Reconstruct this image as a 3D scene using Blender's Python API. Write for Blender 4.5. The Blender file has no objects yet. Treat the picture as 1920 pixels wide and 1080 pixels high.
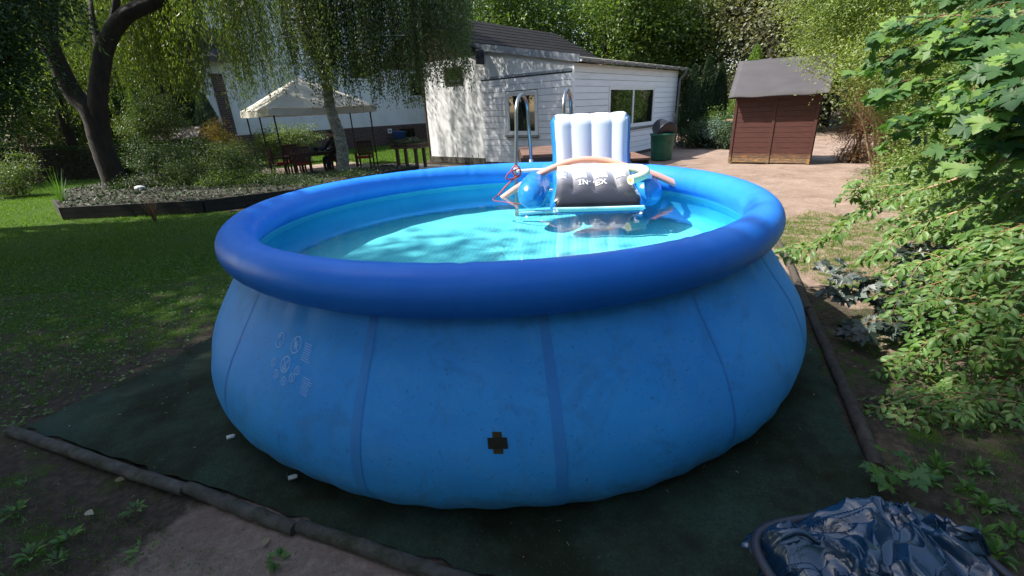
import bpy, bmesh, math, random
import numpy as np
from mathutils import Vector, Matrix

C = bpy.context.scene
col = C.collection
R = math.radians
rng = np.random.default_rng(7)
random.seed(7)

# ------------------------------------------------------------------ camera
CAM_H, F_PX = 1.83, 845.5
PITCH, ROLL = R(21.575), R(2.776)
_fw = np.array([0, math.cos(PITCH), -math.sin(PITCH)])
_r0 = np.array([1.0, 0, 0])
_u0 = np.array([0, math.sin(PITCH), math.cos(PITCH)])
_rt = math.cos(ROLL) * _r0 - math.sin(ROLL) * _u0
_up = math.sin(ROLL) * _r0 + math.cos(ROLL) * _u0
cam_d = bpy.data.cameras.new('camera')
cam = bpy.data.objects.new('camera', cam_d)
col.objects.link(cam)
cam_d.sensor_width = 36
cam_d.lens = F_PX / 1920 * 36
cam_d.clip_start = 0.05
cam_d.clip_end = 600
m = Matrix.Identity(4)
for i in range(3):
    m[i][0], m[i][1], m[i][2] = _rt[i], _up[i], -_fw[i]
m[2][3] = CAM_H
cam.matrix_world = m
C.camera = cam

# ------------------------------------------------------------------ light
SUN_EL, SUN_AZ = R(50), R(-92)          # azimuth measured from +y towards +x: the sun stands to the left
world = bpy.data.worlds.new('World')
C.world = world
world.use_nodes = True
nt = world.node_tree
nt.nodes.clear()
sky = nt.nodes.new('ShaderNodeTexSky')
sky.sky_type = 'NISHITA'
sky.sun_disc = False
sky.sun_elevation = SUN_EL
sky.sun_rotation = SUN_AZ
sky.air_density = 1.2
sky.dust_density = 1.5
bg = nt.nodes.new('ShaderNodeBackground')
bg.inputs[1].default_value = 0.145
wo = nt.nodes.new('ShaderNodeOutputWorld')
nt.links.new(sky.outputs[0], bg.inputs[0])
nt.links.new(bg.outputs[0], wo.inputs[0])
sd = bpy.data.lights.new('sun', 'SUN')
sd.energy = 5.0
sd.angle = R(0.6)
sd.color = (1.0, 0.95, 0.86)
sun = bpy.data.objects.new('sun', sd)
col.objects.link(sun)
to_sun = Vector((math.sin(SUN_AZ) * math.cos(SUN_EL), math.cos(SUN_AZ) * math.cos(SUN_EL), math.sin(SUN_EL)))
sun.rotation_euler = to_sun.to_track_quat('Z', 'Y').to_euler()
vs = C.view_settings
vs.view_transform = 'Standard'
vs.look = 'None'
vs.gamma = 1
vs.use_curve_mapping = False
vs.exposure = 1.05
C.cycles.max_bounces = 8
C.cycles.transparent_max_bounces = 12


def ray(x, y):
    return _fw + _rt * (x - 960) / F_PX - _up * (y - 540) / F_PX


def at(x, y, Y):                        # the point at distance Y ahead seen at a spot of the photograph
    d = ray(x, y)
    return np.array([0, 0, CAM_H]) + d * Y / d[1]


def atz(x, y, z=0.0):
    d = ray(x, y)
    return np.array([0, 0, CAM_H]) + d * (z - CAM_H) / d[2]


# ------------------------------------------------------------------ materials
def new_mat(name):
    mt = bpy.data.materials.new(name)
    mt.use_nodes = True
    n = mt.node_tree.nodes
    n.clear()
    out = n.new('ShaderNodeOutputMaterial')
    return mt, mt.node_tree, out


def noise(t, scale, detail=4, rough=.55, vec=None, dist=0):
    nn = t.nodes.new('ShaderNodeTexNoise')
    nn.inputs['Scale'].default_value = scale
    nn.inputs['Detail'].default_value = detail
    nn.inputs['Roughness'].default_value = rough
    nn.inputs['Distortion'].default_value = dist
    if vec is not None:
        t.links.new(vec, nn.inputs['Vector'])
    return nn.outputs['Fac']


def ramp(t, fac, stops):
    r = t.nodes.new('ShaderNodeValToRGB')
    e = r.color_ramp.elements
    while len(e) < len(stops):
        e.new(.5)
    for k, (p, c) in enumerate(stops):
        e[k].position = p
        if not hasattr(c, '__len__'):
            c = (c, c, c)
        e[k].color = (*c[:3], 1)
    t.links.new(fac, r.inputs[0])
    return r.outputs[0]


def mixc(t, fac, a, b, mode='MIX'):
    mx = t.nodes.new('ShaderNodeMix')
    mx.data_type = 'RGBA'
    mx.blend_type = mode
    for sock, v in ((mx.inputs['Factor'], fac), (mx.inputs['A'] if False else mx.inputs[6], a), (mx.inputs[7], b)):
        if hasattr(v, 'default_value') or hasattr(v, 'is_linked'):
            t.links.new(v, sock)
        elif hasattr(v, '__len__'):
            sock.default_value = (*v[:3], 1)
        else:
            sock.default_value = v
    return mx.outputs[2]


def math_n(t, op, a, b=0.0):
    q = t.nodes.new('ShaderNodeMath')
    q.operation = op
    for sock, v in ((q.inputs[0], a), (q.inputs[1], b)):
        if hasattr(v, 'is_linked'):
            t.links.new(v, sock)
        else:
            sock.default_value = v
    return q.outputs[0]


def coords(t, kind='Object', scale=(1, 1, 1)):
    tc = t.nodes.new('ShaderNodeTexCoord')
    mp = t.nodes.new('ShaderNodeMapping')
    mp.inputs['Scale'].default_value = scale
    t.links.new(tc.outputs[kind], mp.inputs[0])
    return mp.outputs[0]


def principled(t, out, color, rough=.6, metal=0.0, spec=.5, bump=None, bstr=.3, bdist=.01, coat=0.0, trans=0.0):
    b = t.nodes.new('ShaderNodeBsdfPrincipled')
    if hasattr(color, 'is_linked'):
        t.links.new(color, b.inputs['Base Color'])
    else:
        b.inputs['Base Color'].default_value = (*color[:3], 1)
    if hasattr(rough, 'is_linked'):
        t.links.new(rough, b.inputs['Roughness'])
    else:
        b.inputs['Roughness'].default_value = rough
    b.inputs['Metallic'].default_value = metal
    b.inputs['Specular IOR Level'].default_value = spec
    b.inputs['Coat Weight'].default_value = coat
    if bump is not None:
        bn = t.nodes.new('ShaderNodeBump')
        bn.inputs['Strength'].default_value = bstr
        bn.inputs['Distance'].default_value = bdist
        t.links.new(bump, bn.inputs['Height'])
        t.links.new(bn.outputs[0], b.inputs['Normal'])
    if out is not None:
        t.links.new(b.outputs[0], out.inputs[0])
    return b


def pbr(name, c, rough=.6, var=.25, scale=6, bstr=.2, bscale=None, metal=0.0, spec=.5, stretch=(1, 1, 1), c2=None, coat=0.0, dirt=None):
    mt, t, out = new_mat(name)
    v = coords(t, 'Object', stretch)
    n1 = noise(t, scale, 5, .6, v)
    a = tuple(x * (1 - var) for x in c)
    b = c2 if c2 else tuple(min(1, x * (1 + var)) for x in c)
    cc = ramp(t, n1, [(.3, a), (.7, b)])
    if dirt:
        n3 = noise(t, dirt[1], 6, .65, v)
        cc = mixc(t, ramp(t, n3, [(dirt[2], 0.0), (dirt[2] + .2, dirt[3])]), cc, dirt[0])
    n2 = noise(t, bscale or scale * 6, 4, .6, v)
    principled(t, out, cc, rough, metal, spec, n2, bstr, .01, coat)
    return mt


def leaf_mat(name, c1, c2, c3, rough=.45, trans=.35, spec=.5):
    """leaf: colour differs from leaf to leaf, light comes through the blade"""
    mt, t, out = new_mat(name)
    g = t.nodes.new('ShaderNodeNewGeometry')
    oi = t.nodes.new('ShaderNodeObjectInfo')
    f = math_n(t, 'FRACT', math_n(t, 'ADD', g.outputs['Random Per Island'], oi.outputs['Random']))
    cc = ramp(t, f, [(0, c1), (.55, c2), (.95, c3)])
    b = principled(t, None, cc, rough, 0, spec)
    tr = t.nodes.new('ShaderNodeBsdfTranslucent')
    tcol = mixc(t, 1.0, cc, (1.7, 1.75, .55), 'MULTIPLY')
    t.links.new(tcol, tr.inputs[0])
    mx = t.nodes.new('ShaderNodeMixShader')
    mx.inputs[0].default_value = trans
    t.links.new(b.outputs[0], mx.inputs[1])
    t.links.new(tr.outputs[0], mx.inputs[2])
    t.links.new(mx.outputs[0], out.inputs[0])
    return mt


M = {}
M['willow'] = leaf_mat('willow_leaf', (.065, .11, .025), (.10, .16, .035), (.19, .23, .055), .5, .38)
M['birch'] = leaf_mat('birch_leaf', (.05, .085, .04), (.08, .125, .05), (.13, .17, .06), .45, .42)
M['broad'] = leaf_mat('broad_leaf', (.045, .085, .02), (.08, .14, .028), (.14, .19, .045), .45, .4)
M['grey'] = leaf_mat('greyish_leaf', (.09, .10, .06), (.14, .15, .09), (.2, .2, .12), .5, .3)
M['dark'] = leaf_mat('dark_leaf', (.02, .045, .015), (.035, .07, .02), (.06, .10, .03), .5, .3)
M['thuja'] = leaf_mat('thuja_leaf', (.012, .03, .012), (.022, .05, .018), (.04, .075, .025), .6, .15)
M['fine'] = leaf_mat('fine_leaf', (.10, .15, .04), (.18, .25, .07), (.28, .34, .11), .45, .4)
M['shadedfine'] = leaf_mat('shaded_shrub_leaf', (.045, .08, .03), (.075, .12, .04), (.13, .17, .06), .5, .35)  # darker copy of the fine leaf: shade of the crowns put into its colour
M['under'] = leaf_mat('undergrowth_leaf', (.08, .14, .035), (.14, .22, .055), (.22, .30, .09), .42, .4)
M['cornel'] = leaf_mat('cornel_leaf', (.07, .15, .04), (.11, .21, .05), (.15, .24, .06), .45, .35, .4)
M['maple'] = leaf_mat('maple_leaf', (.03, .08, .03), (.07, .15, .045), (.17, .28, .06), .50, .38, .32)
M['silver'] = leaf_mat('silvery_leaf', (.014, .025, .02), (.03, .045, .035), (.10, .13, .11), .46, .12, .5)
M['brownleaf'] = leaf_mat('brown_needle', (.10, .05, .025), (.18, .09, .045), (.28, .16, .08), .7, .2)
M['weed'] = leaf_mat('weed_leaf', (.05, .13, .03), (.09, .2, .04), (.14, .27, .06), .45, .35)
M['grass'] = leaf_mat('grass_blade', (.045, .10, .010), (.075, .16, .015), (.12, .20, .03), .5, .4)
M['drygrass'] = leaf_mat('dry_grass_blade', (.13, .15, .05), (.2, .22, .07), (.3, .28, .12), .6, .3)
M['litter'] = leaf_mat('fallen_leaf', (.12, .09, .04), (.25, .2, .11), (.45, .4, .28), .6, .1)
M['bluegreen'] = leaf_mat('bluegreen_needle', (.05, .09, .07), (.08, .13, .1), (.12, .18, .14), .6, .15)
M['rust'] = leaf_mat('rusty_leaf', (.2, .12, .03), (.3, .17, .05), (.16, .2, .05), .5, .4)

M['bark'] = pbr('bark', (.028, .021, .016), .9, .5, 8, .9, 22, stretch=(1, 1, .3))
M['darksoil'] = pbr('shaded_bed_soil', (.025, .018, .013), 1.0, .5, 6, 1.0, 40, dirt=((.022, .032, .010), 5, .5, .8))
M['birchbark'] = pbr('birch_bark', (.16, .16, .12), .85, .5, 7, .7, 30, stretch=(1, 1, 1.6), c2=(.32, .33, .26), dirt=((.04, .04, .03), 5, .5, .9))
M['twig'] = pbr('twig', (.20, .13, .07), .8, .3, 12, .4)
M['redtwig'] = pbr('red_twig', (.20, .11, .05), .6, .3, 12, .2)
M['drystem'] = pbr('dry_stem', (.34, .24, .14), .8, .35, 10, .5)
M['whitewall'] = pbr('white_render', (.72, .72, .70), .85, .07, 1.2, .35, 40, dirt=((.4, .4, .38), .9, .55, .35))
M['oldrender'] = pbr('weathered_render', (.66, .67, .67), .9, .08, 1.5, .5, 30, dirt=((.38, .38, .37), 1.4, .52, .4))
M['siding'] = pbr('white_siding', (.80, .81, .84), .5, .05, 2.0, .12, 30, stretch=(.4, .4, 3), dirt=((.5, .5, .48), 2.6, .55, .35))
M['siding_joint'] = pbr('siding_joint', (.16, .16, .17), .9, .2)
M['white_pvc'] = pbr('white_window_frame', (.80, .80, .80), .35, .03, 3, .05)
M['felt'] = pbr('roofing_felt', (.012, .011, .012), .95, .35, 2.5, .5, 60, spec=.2, dirt=((.04, .036, .032), 1.6, .58, .5))
M['felt_light'] = pbr('mossy_felt', (.17, .16, .14), .95, .4, 4, .8, 40, dirt=((.10, .13, .04), 3, .5, .8))
M['shedfelt'] = pbr('shed_felt', (.052, .047, .052), .75, .16, 3, .35, 50, stretch=(.5, .5, 2))
M['zinc'] = pbr('zinc', (.30, .31, .33), .45, .2, 3, .2, metal=.6, dirt=((.10, .10, .09), 4, .5, .6))
M['flashing'] = pbr('blue_grey_flashing', (.34, .37, .42), .5, .2, 3, .2, metal=.3)
M['glass'] = None
M['tile'] = pbr('dark_roof_tile', (.035, .028, .026), .6, .4, 5, .5, 30)
M['darkwood'] = pbr('dark_wood', (.05, .027, .016), .6, .4, 5, .3, 30, stretch=(1, 6, 6))
M['deckwood'] = pbr('brown_decking', (.16, .085, .055), .65, .35, 5, .3, 40, stretch=(1, 8, 1), dirt=((.28, .2, .15), 6, .55, .6))
M['redwood'] = pbr('reddish_wood', (.055, .016, .012), .55, .35, 5, .3, 30, stretch=(6, 6, 1))
M['steel'] = pbr('stainless_steel', (.42, .42, .40), .33, .08, 4, .03, metal=1.0)
M['pole'] = pbr('brown_pole_paint', (.02, .014, .012), .5, .2, 5, .1)
M['canvas'] = pbr('cream_canvas', (.66, .62, .53), .9, .08, 2.5, .3, 12, dirt=((.42, .40, .33), 1.3, .5, .5))
M['red'] = pbr('red_cushion', (.42, .02, .025), .85, .2, 8, .3)
M['rope'] = pbr('red_rope', (.55, .06, .03), .7, .2, 30, .5)
M['greenplastic'] = pbr('green_plastic', (.012, .10, .06), .45, .2, 3, .08)
M['blackplastic'] = pbr('black_plastic', (.016, .018, .024), .4, .2, 4, .08)
M['tub'] = pbr('charcoal_plastic', (.035, .037, .048), .42, .2, 5, .15, 60)
M['pink'] = pbr('pink_foam', (.78, .36, .29), .8, .06, 8, .25, 120)
M['yellow'] = pbr('pale_yellow_foam', (.80, .80, .52), .8, .04, 8, .25, 120)
M['yellow_core'] = pbr('yellow_core', (.75, .62, .06), .9, .1)
M['whiteplastic'] = pbr('white_plastic', (.75, .77, .78), .4, .04)
M['pvc_white'] = pbr('white_vinyl', (.72, .78, .92), .30, .02, 2, .06, 9, spec=.6)
M['pvc_blue'] = pbr('blue_vinyl', (.015, .20, .55), .22, .12, 3, .15, 10, spec=.7)
M['pvc_teal'] = pbr('pale_vinyl', (.42, .68, .72), .3, .05, 3, .1, 10)
M['skin'] = pbr('skin', (.35, .2, .14), .6, .05)
M['hair'] = pbr('hair', (.05, .035, .025), .8, .3, 40, .5)
M['shirt'] = pbr('dark_shirt', (.012, .012, .015), .9, .3, 12, .3)
M['stone'] = pbr('stone', (.5, .5, .52), .8, .2, 5, .5)
M['kerb'] = pbr('edging_concrete', (.085, .08, .07), .95, .45, 9, 1.0, 70, dirt=((.03, .035, .015), 7, .46, .9))
M['edge_timber'] = pbr('old_edging_wood', (.07, .055, .045), .95, .4, 5, .9, 30, stretch=(6, 6, 6), dirt=((.04, .045, .025), 4, .5, .7))
M['bedtimber'] = pbr('bed_timber', (.02, .017, .014), .9, .4, 6, .7, 30)
M['soil'] = pbr('garden_soil', (.06, .045, .032), 1.0, .45, 5, 1.0, 40, dirt=((.14, .10, .07), 7, .52, .7))
M['paving'] = pbr('patio_paving', (.30, .22, .18), .85, .2, 3, .5, 30)
M['pathpave'] = pbr('pale_paving', (.40, .38, .34), .85, .2, 3, .5, 30)
M['tape'] = pbr('black_tape', (.008, .008, .006), .45, .2)
M['tape2'] = pbr('olive_tape', (.045, .03, .006), .5, .3)
M['label'] = pbr('warning_label', (.78, .8, .8), .5, .05)
M['ink'] = pbr('grey_ink', (.35, .37, .42), .6, .1)
M['bluecloth'] = pbr('blue_cloth', (.04, .10, .3), .8, .3)
M['brownbox'] = pbr('brown_box', (.075, .05, .04), .75, .3, 5, .4, 30, stretch=(1, 1, 6))


def special_materials():
    # window glass: dark room behind a reflecting pane
    mt, t, out = new_mat('window_glass')
    b = principled(t, out, (.008, .010, .010), .03, 0, 1.0)
    b.inputs['IOR'].default_value = 1.8
    M['glass'] = mt
    # pool wall: laminated fabric, weave, stains
    mt, t, out = new_mat('pool_wall_fabric')
    v = coords(t, 'Object')
    n1 = noise(t, 1.6, 6, .6, v)
    cc = ramp(t, n1, [(.25, (.028, .30, .80)), (.75, (.045, .39, .90))])
    n2 = noise(t, 3.4, 8, .72, v, .6)
    cc = mixc(t, ramp(t, n2, [(.52, 0.0), (.74, .60)]), cc, (.035, .15, .36))
    vz = coords(t, 'Object', (6, 6, .5))
    n3 = noise(t, 1.5, 6, .7, vz)
    cc = mixc(t, ramp(t, n3, [(.55, 0.0), (.8, .45)]), cc, (.09, .27, .58))
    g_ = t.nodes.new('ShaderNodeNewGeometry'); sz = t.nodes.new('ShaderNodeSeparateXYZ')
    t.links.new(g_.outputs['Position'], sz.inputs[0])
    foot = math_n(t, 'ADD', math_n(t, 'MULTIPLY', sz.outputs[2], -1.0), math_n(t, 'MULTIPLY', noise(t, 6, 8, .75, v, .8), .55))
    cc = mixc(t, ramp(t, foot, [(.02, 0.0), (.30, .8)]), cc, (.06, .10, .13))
    chalk = noise(t, 2.2, 9, .78, coords(t, 'Object', (1.3, 1.3, 2.2)), 1.5)
    cc = mixc(t, ramp(t, chalk, [(.50, 0.0), (.62, .22)]), cc, (.12, .42, .82))
    sp = noise(t, 70, 2, .5, v)
    cc = mixc(t, ramp(t, sp, [(.66, 0.0), (.74, .5)]), cc, (.015, .05, .15))
    h = math_n(t, 'ADD', math_n(t, 'MULTIPLY', noise(t, 90, 2, .5, v), .12), noise(t, 4, 5, .6, v))
    principled(t, out, cc, .55, 0, .35, h, .3, .02)
    M['poolwall'] = mt
    mt, t, out = new_mat('pool_seam_fabric')
    v = coords(t, 'Object')
    cc = ramp(t, noise(t, 4, 6, .6, v), [(.3, (.032, .23, .64)), (.75, (.05, .30, .74))])
    principled(t, out, cc, .5, 0, .4, noise(t, 30, 4, .6, v), .1, .01)
    M['seam'] = mt
    # inflated ring: smooth glossy vinyl
    mt, t, out = new_mat('ring_vinyl')
    v = coords(t, 'Object')
    cc = ramp(t, noise(t, 2.2, 6, .6, v), [(.3, (.016, .19, .76)), (.75, (.026, .25, .86))])
    cc = mixc(t, ramp(t, noise(t, 9, 7, .75, v), [(.54, 0.0), (.8, .40)]), cc, (.03, .15, .50))
    principled(t, out, cc, ramp(t, noise(t, 6, 5, .6, v), [(.3, .34), (.7, .46)]), 0, .32, noise(t, 3.5, 3, .5, v), .12, .03)
    M['ring'] = mt
    mt, t, out = new_mat('ring_vinyl_pale')
    v = coords(t, 'Object')
    cc = ramp(t, noise(t, 2.2, 6, .6, v), [(.3, (.06, .30, .70)), (.75, (.09, .36, .76))])
    principled(t, out, cc, .34, 0, .5, noise(t, 3.5, 3, .5, v), .12, .03)
    M['ring_pale'] = mt
    # liner with printed mesh grid
    mt, t, out = new_mat('pool_liner')
    v = coords(t, 'Object')
    rot = t.nodes.new('ShaderNodeMapping')
    rot.inputs['Rotation'].default_value = (0, 0, R(8))
    t.links.new(v, rot.inputs[0])
    br = t.nodes.new('ShaderNodeTexBrick')
    br.inputs['Scale'].default_value = 1
    br.offset = 0
    br.inputs['Mortar Size'].default_value = .004
    br.inputs['Mortar Smooth'].default_value = .6
    br.inputs['Brick Width'].default_value = .042
    br.inputs['Row Height'].default_value = .026
    br.inputs['Color1'].default_value = (.15, .60, .66, 1)
    br.inputs['Color2'].default_value = (.18, .64, .70, 1)
    br.inputs['Mortar'].default_value = (.38, .80, .82, 1)
    t.links.new(rot.outputs[0], br.inputs['Vector'])
    cc = mixc(t, ramp(t, noise(t, 3, 5, .6, v), [(.35, 0.0), (.75, .5)]), br.outputs['Color'], (.12, .52, .60))
    principled(t, out, cc, .6, 0, .3, noise(t, 2, 3, .5, v), .3, .05)
    M['liner'] = mt
    mt, t, out = new_mat('pool_liner_wall')
    v = coords(t, 'Object')
    cc = ramp(t, noise(t, 2, 5, .6, v), [(.3, (.06, .42, .70)), (.7, (.09, .52, .78))])
    principled(t, out, cc, .6, 0, .3)
    M['linerwall'] = mt
    # water: clear tinted sheet with mirror-like fresnel reflection
    mt, t, out = new_mat('pool_water')
    v = coords(t, 'Object')
    tr = t.nodes.new('ShaderNodeBsdfTransparent')
    tr.inputs[0].default_value = (.72, .93, .96, 1)
    gl = t.nodes.new('ShaderNodeBsdfGlossy')
    gl.inputs['Roughness'].default_value = .0
    bn = t.nodes.new('ShaderNodeBump')
    bn.inputs['Strength'].default_value = .06
    bn.inputs['Distance'].default_value = .02
    t.links.new(noise(t, 7, 3, .5, v, .5), bn.inputs['Height'])
    t.links.new(bn.outputs[0], gl.inputs['Normal'])
    fr = t.nodes.new('ShaderNodeFresnel')
    fr.inputs[0].default_value = 1.33
    t.links.new(bn.outputs[0], fr.inputs['Normal'])
    mx = t.nodes.new('ShaderNodeMixShader')
    t.links.new(fr.outputs[0], mx.inputs[0])
    t.links.new(tr.outputs[0], mx.inputs[1])
    t.links.new(gl.outputs[0], mx.inputs[2])
    t.links.new(mx.outputs[0], out.inputs[0])
    M['water'] = mt
    # pale print
    mt, t, out = new_mat('pale_print')
    v = coords(t, 'Object')
    cc = ramp(t, noise(t, 60, 5, .7, v), [(.3, (.14, .47, .88)), (.6, (.34, .64, .95))])
    principled(t, out, cc, .6)
    M['print'] = mt
    # brick plinth (bricks a few pixels wide only)
    mt, t, out = new_mat('plinth_brick')
    tc = t.nodes.new('ShaderNodeTexCoord')
    br = t.nodes.new('ShaderNodeTexBrick')
    br.inputs['Scale'].default_value = 1
    br.inputs['Brick Width'].default_value = .25
    br.inputs['Row Height'].default_value = .085
    br.inputs['Mortar Size'].default_value = .007
    br.inputs['Color1'].default_value = (.055, .032, .028, 1)
    br.inputs['Color2'].default_value = (.11, .055, .045, 1)
    br.inputs['Mortar'].default_value = (.22, .2, .18, 1)
    sx = t.nodes.new('ShaderNodeSeparateXYZ')
    t.links.new(tc.outputs['Object'], sx.inputs[0])
    cx = t.nodes.new('ShaderNodeCombineXYZ')
    t.links.new(sx.outputs[0], cx.inputs[0])
    t.links.new(sx.outputs[2], cx.inputs[1])
    t.links.new(cx.outputs[0], br.inputs['Vector'])
    principled(t, out, br.outputs['Color'], .85, 0, .3, br.outputs['Fac'], -.5, .01)
    M['brick'] = mt
    # shed boards: oxblood paint flaking near the ground
    mt, t, out = new_mat('oxblood_paint')
    v = coords(t, 'Object', (1, 1, 5))
    cc = ramp(t, noise(t, 4, 6, .6, v), [(.3, (.060, .024, .020)), (.75, (.098, .038, .032))])
    g = t.nodes.new('ShaderNodeNewGeometry')
    sx = t.nodes.new('ShaderNodeSeparateXYZ')
    t.links.new(g.outputs['Position'], sx.inputs[0])
    low = ramp(t, math_n(t, 'ADD', sx.outputs[2], math_n(t, 'MULTIPLY', noise(t, 7, 6, .7, v), .22)), [(.22, 1.0), (.42, 0.0)])
    nn = noise(t, 9, 6, .7, v)
    worn = ramp(t, nn, [(.40, (.12, .09, .06)), (.52, (.17, .12, .08)), (.6, (.42, .20, .05))])
    cc = mixc(t, low, cc, worn)
    principled(t, out, cc, .5, 0, .4, noise(t, 14, 5, .6, v), .25, .01)
    M['oxblood'] = mt
    # moss-stained green ground mat
    mt, t, out = new_mat('green_mat_felt')
    v = coords(t, 'Object')
    cc = ramp(t, noise(t, 60, 5, .7, v), [(.3, (.022, .042, .028)), (.7, (.046, .078, .052))])
    cc = mixc(t, ramp(t, noise(t, 1.1, 6, .65, v), [(.40, 0.0), (.57, .96)]), cc, (.017, .021, .009))
    cc = mixc(t, ramp(t, noise(t, 3.4, 7, .72, v), [(.5, 0.0), (.72, .8)]), cc, (.020, .016, .010))
    cc = mixc(t, ramp(t, noise(t, 130, 2, .5, v), [(.66, 0.0), (.74, .7)]), cc, (.15, .13, .09))
    cc = mixc(t, ramp(t, noise(t, .7, 4, .6, v), [(.55, 0.0), (.7, .5)]), cc, (.045, .085, .065))
    principled(t, out, cc, .95, 0, .2, noise(t, 90, 4, .7, v), .5, .01)
    M['mat'] = mt
    # ground: colour painted in per region, broken up by noise
    mt, t, out = new_mat('ground_soil_and_turf')
    v = coords(t, 'Object')
    at_ = t.nodes.new('ShaderNodeAttribute')
    at_.attribute_name = 'turf'
    sp = t.nodes.new('ShaderNodeSeparateColor')
    t.links.new(at_.outputs['Color'], sp.inputs[0])
    nb = noise(t, 1.7, 8, .68, v)
    nf = noise(t, 22, 6, .7, v)
    dirt = ramp(t, nf, [(.25, (.20, .145, .112)), (.5, (.30, .22, .175)), (.75, (.42, .33, .27))])
    dirt = mixc(t, ramp(t, noise(t, 1.1, 7, .72, v, .8), [(.42, 0.0), (.66, .75)]), dirt, (.17, .115, .085))
    dirt = mixc(t, ramp(t, noise(t, 48, 3, .6, v), [(.62, 0.0), (.72, .6)]), dirt, (.09, .07, .05))
    dark = ramp(t, nf, [(.25, (.035, .028, .02)), (.5, (.07, .055, .04)), (.75, (.14, .11, .08))])
    turf = ramp(t, noise(t, 35, 5, .7, v), [(.25, (.028, .05, .008)), (.5, (.045, .09, .012)), (.8, (.08, .12, .02))])
    sand = math_n(t, 'ADD', sp.outputs[1], math_n(t, 'MULTIPLY', math_n(t, 'SUBTRACT', nb, .5), 1.3))
    base = mixc(t, ramp(t, sand, [(.40, 0.0), (.55, 1.0)]), dark, dirt)
    g2 = math_n(t, 'ADD', sp.outputs[0], math_n(t, 'MULTIPLY', math_n(t, 'SUBTRACT', noise(t, 5, 8, .75, v), .5), 1.8))
    cc = mixc(t, ramp(t, g2, [(.42, 0.0), (.62, 1.0)]), base, turf)
    h = math_n(t, 'ADD', nf, math_n(t, 'MULTIPLY', noise(t, 90, 4, .7, v), .4))
    principled(t, out, cc, 1.0, 0, .15, h, .8, .03)
    M['ground'] = mt
    # tarpaulin
    mt, t, out = new_mat('navy_tarpaulin')
    v = coords(t, 'Object')
    cc = ramp(t, noise(t, 3, 4, .6, v), [(.3, (.006, .024, .055)), (.7, (.012, .050, .10))])
    principled(t, out, cc, .22, 0, .9, noise(t, 9, 3, .5, v, 1.8), .22, .02)
    M['tarp'] = mt
    # footrest top: white fading to charcoal, as printed
    mt, t, out = new_mat('footrest_print')
    uvn = t.nodes.new('ShaderNodeUVMap')
    sx = t.nodes.new('ShaderNodeSeparateXYZ')
    t.links.new(uvn.outputs[0], sx.inputs[0])
    cc = ramp(t, sx.outputs[1], [(.0, (.010, .011, .016)), (.30, (.028, .028, .036)), (.50, (.085, .085, .10)), (.68, (.28, .28, .33)), (.84, (.80, .80, .86))])
    bl = math_n(t, 'MULTIPLY', ramp(t, sx.outputs[0], [(.78, 0.0), (.86, 1.0)]), ramp(t, math_n(t, 'SUBTRACT', sx.outputs[1], sx.outputs[0]), [(-.0, .0), (.2, 0.0)]))
    principled(t, out, cc, .25, 0, .6)
    M['footprint'] = mt


special_materials()


# ------------------------------------------------------------------ object helpers
def tag(o, label=None, cat=None, group=None, kind=None):
    if label: o['label'] = label
    if cat: o['category'] = cat
    if group: o['group'] = group
    if kind: o['kind'] = kind
    return o


def thing(name, label, cat, loc=(0, 0, 0), group=None, rz=0):
    o = bpy.data.objects.new(name, None)
    col.objects.link(o)
    o.location = Vector([float(a) for a in loc])
    o.rotation_euler = (0, 0, rz)
    o.empty_display_size = .1
    return tag(o, label, cat, group)


def link(name, me, parent=None, mat=None, world_coords=True):
    """a mesh object; vertices are in world coordinates and are moved into the parent's frame"""
    o = bpy.data.objects.new(name, me)
    col.objects.link(o)
    if mat is not None and not me.materials:
        for mm in (mat if isinstance(mat, (list, tuple)) else [mat]):
            me.materials.append(mm)
    if parent is not None:
        o.parent = parent
        if world_coords:
            bpy_pm = parent_world(parent)
            me.transform(bpy_pm.inverted())
    return o


def parent_world(p):
    mtx = Matrix.LocRotScale(p.location, p.rotation_euler, p.scale)
    return (parent_world(p.parent) @ mtx) if p.parent else mtx


def mesh(name, V, Fs, smooth=False):
    me = bpy.data.meshes.new(name)
    V = np.asarray(V, dtype=np.float32).reshape(-1, 3)
    if isinstance(Fs, np.ndarray):
        nf, k = Fs.shape
        me.vertices.add(len(V))
        me.vertices.foreach_set('co', V.ravel())
        me.loops.add(nf * k)
        me.loops.foreach_set('vertex_index', Fs.astype(np.int32).ravel())
        me.polygons.add(nf)
        me.polygons.foreach_set('loop_start', np.arange(0, nf * k, k, dtype=np.int32))
        me.polygons.foreach_set('loop_total', np.full(nf, k, dtype=np.int32))
        me.update(calc_edges=True)
    else:
        me.from_pydata([tuple(map(float, v)) for v in V], [], [tuple(map(int, q)) for q in Fs])
        me.update()
    if smooth:
        me.polygons.foreach_set('use_smooth', np.ones(len(me.polygons), dtype=bool))
    return me


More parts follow.
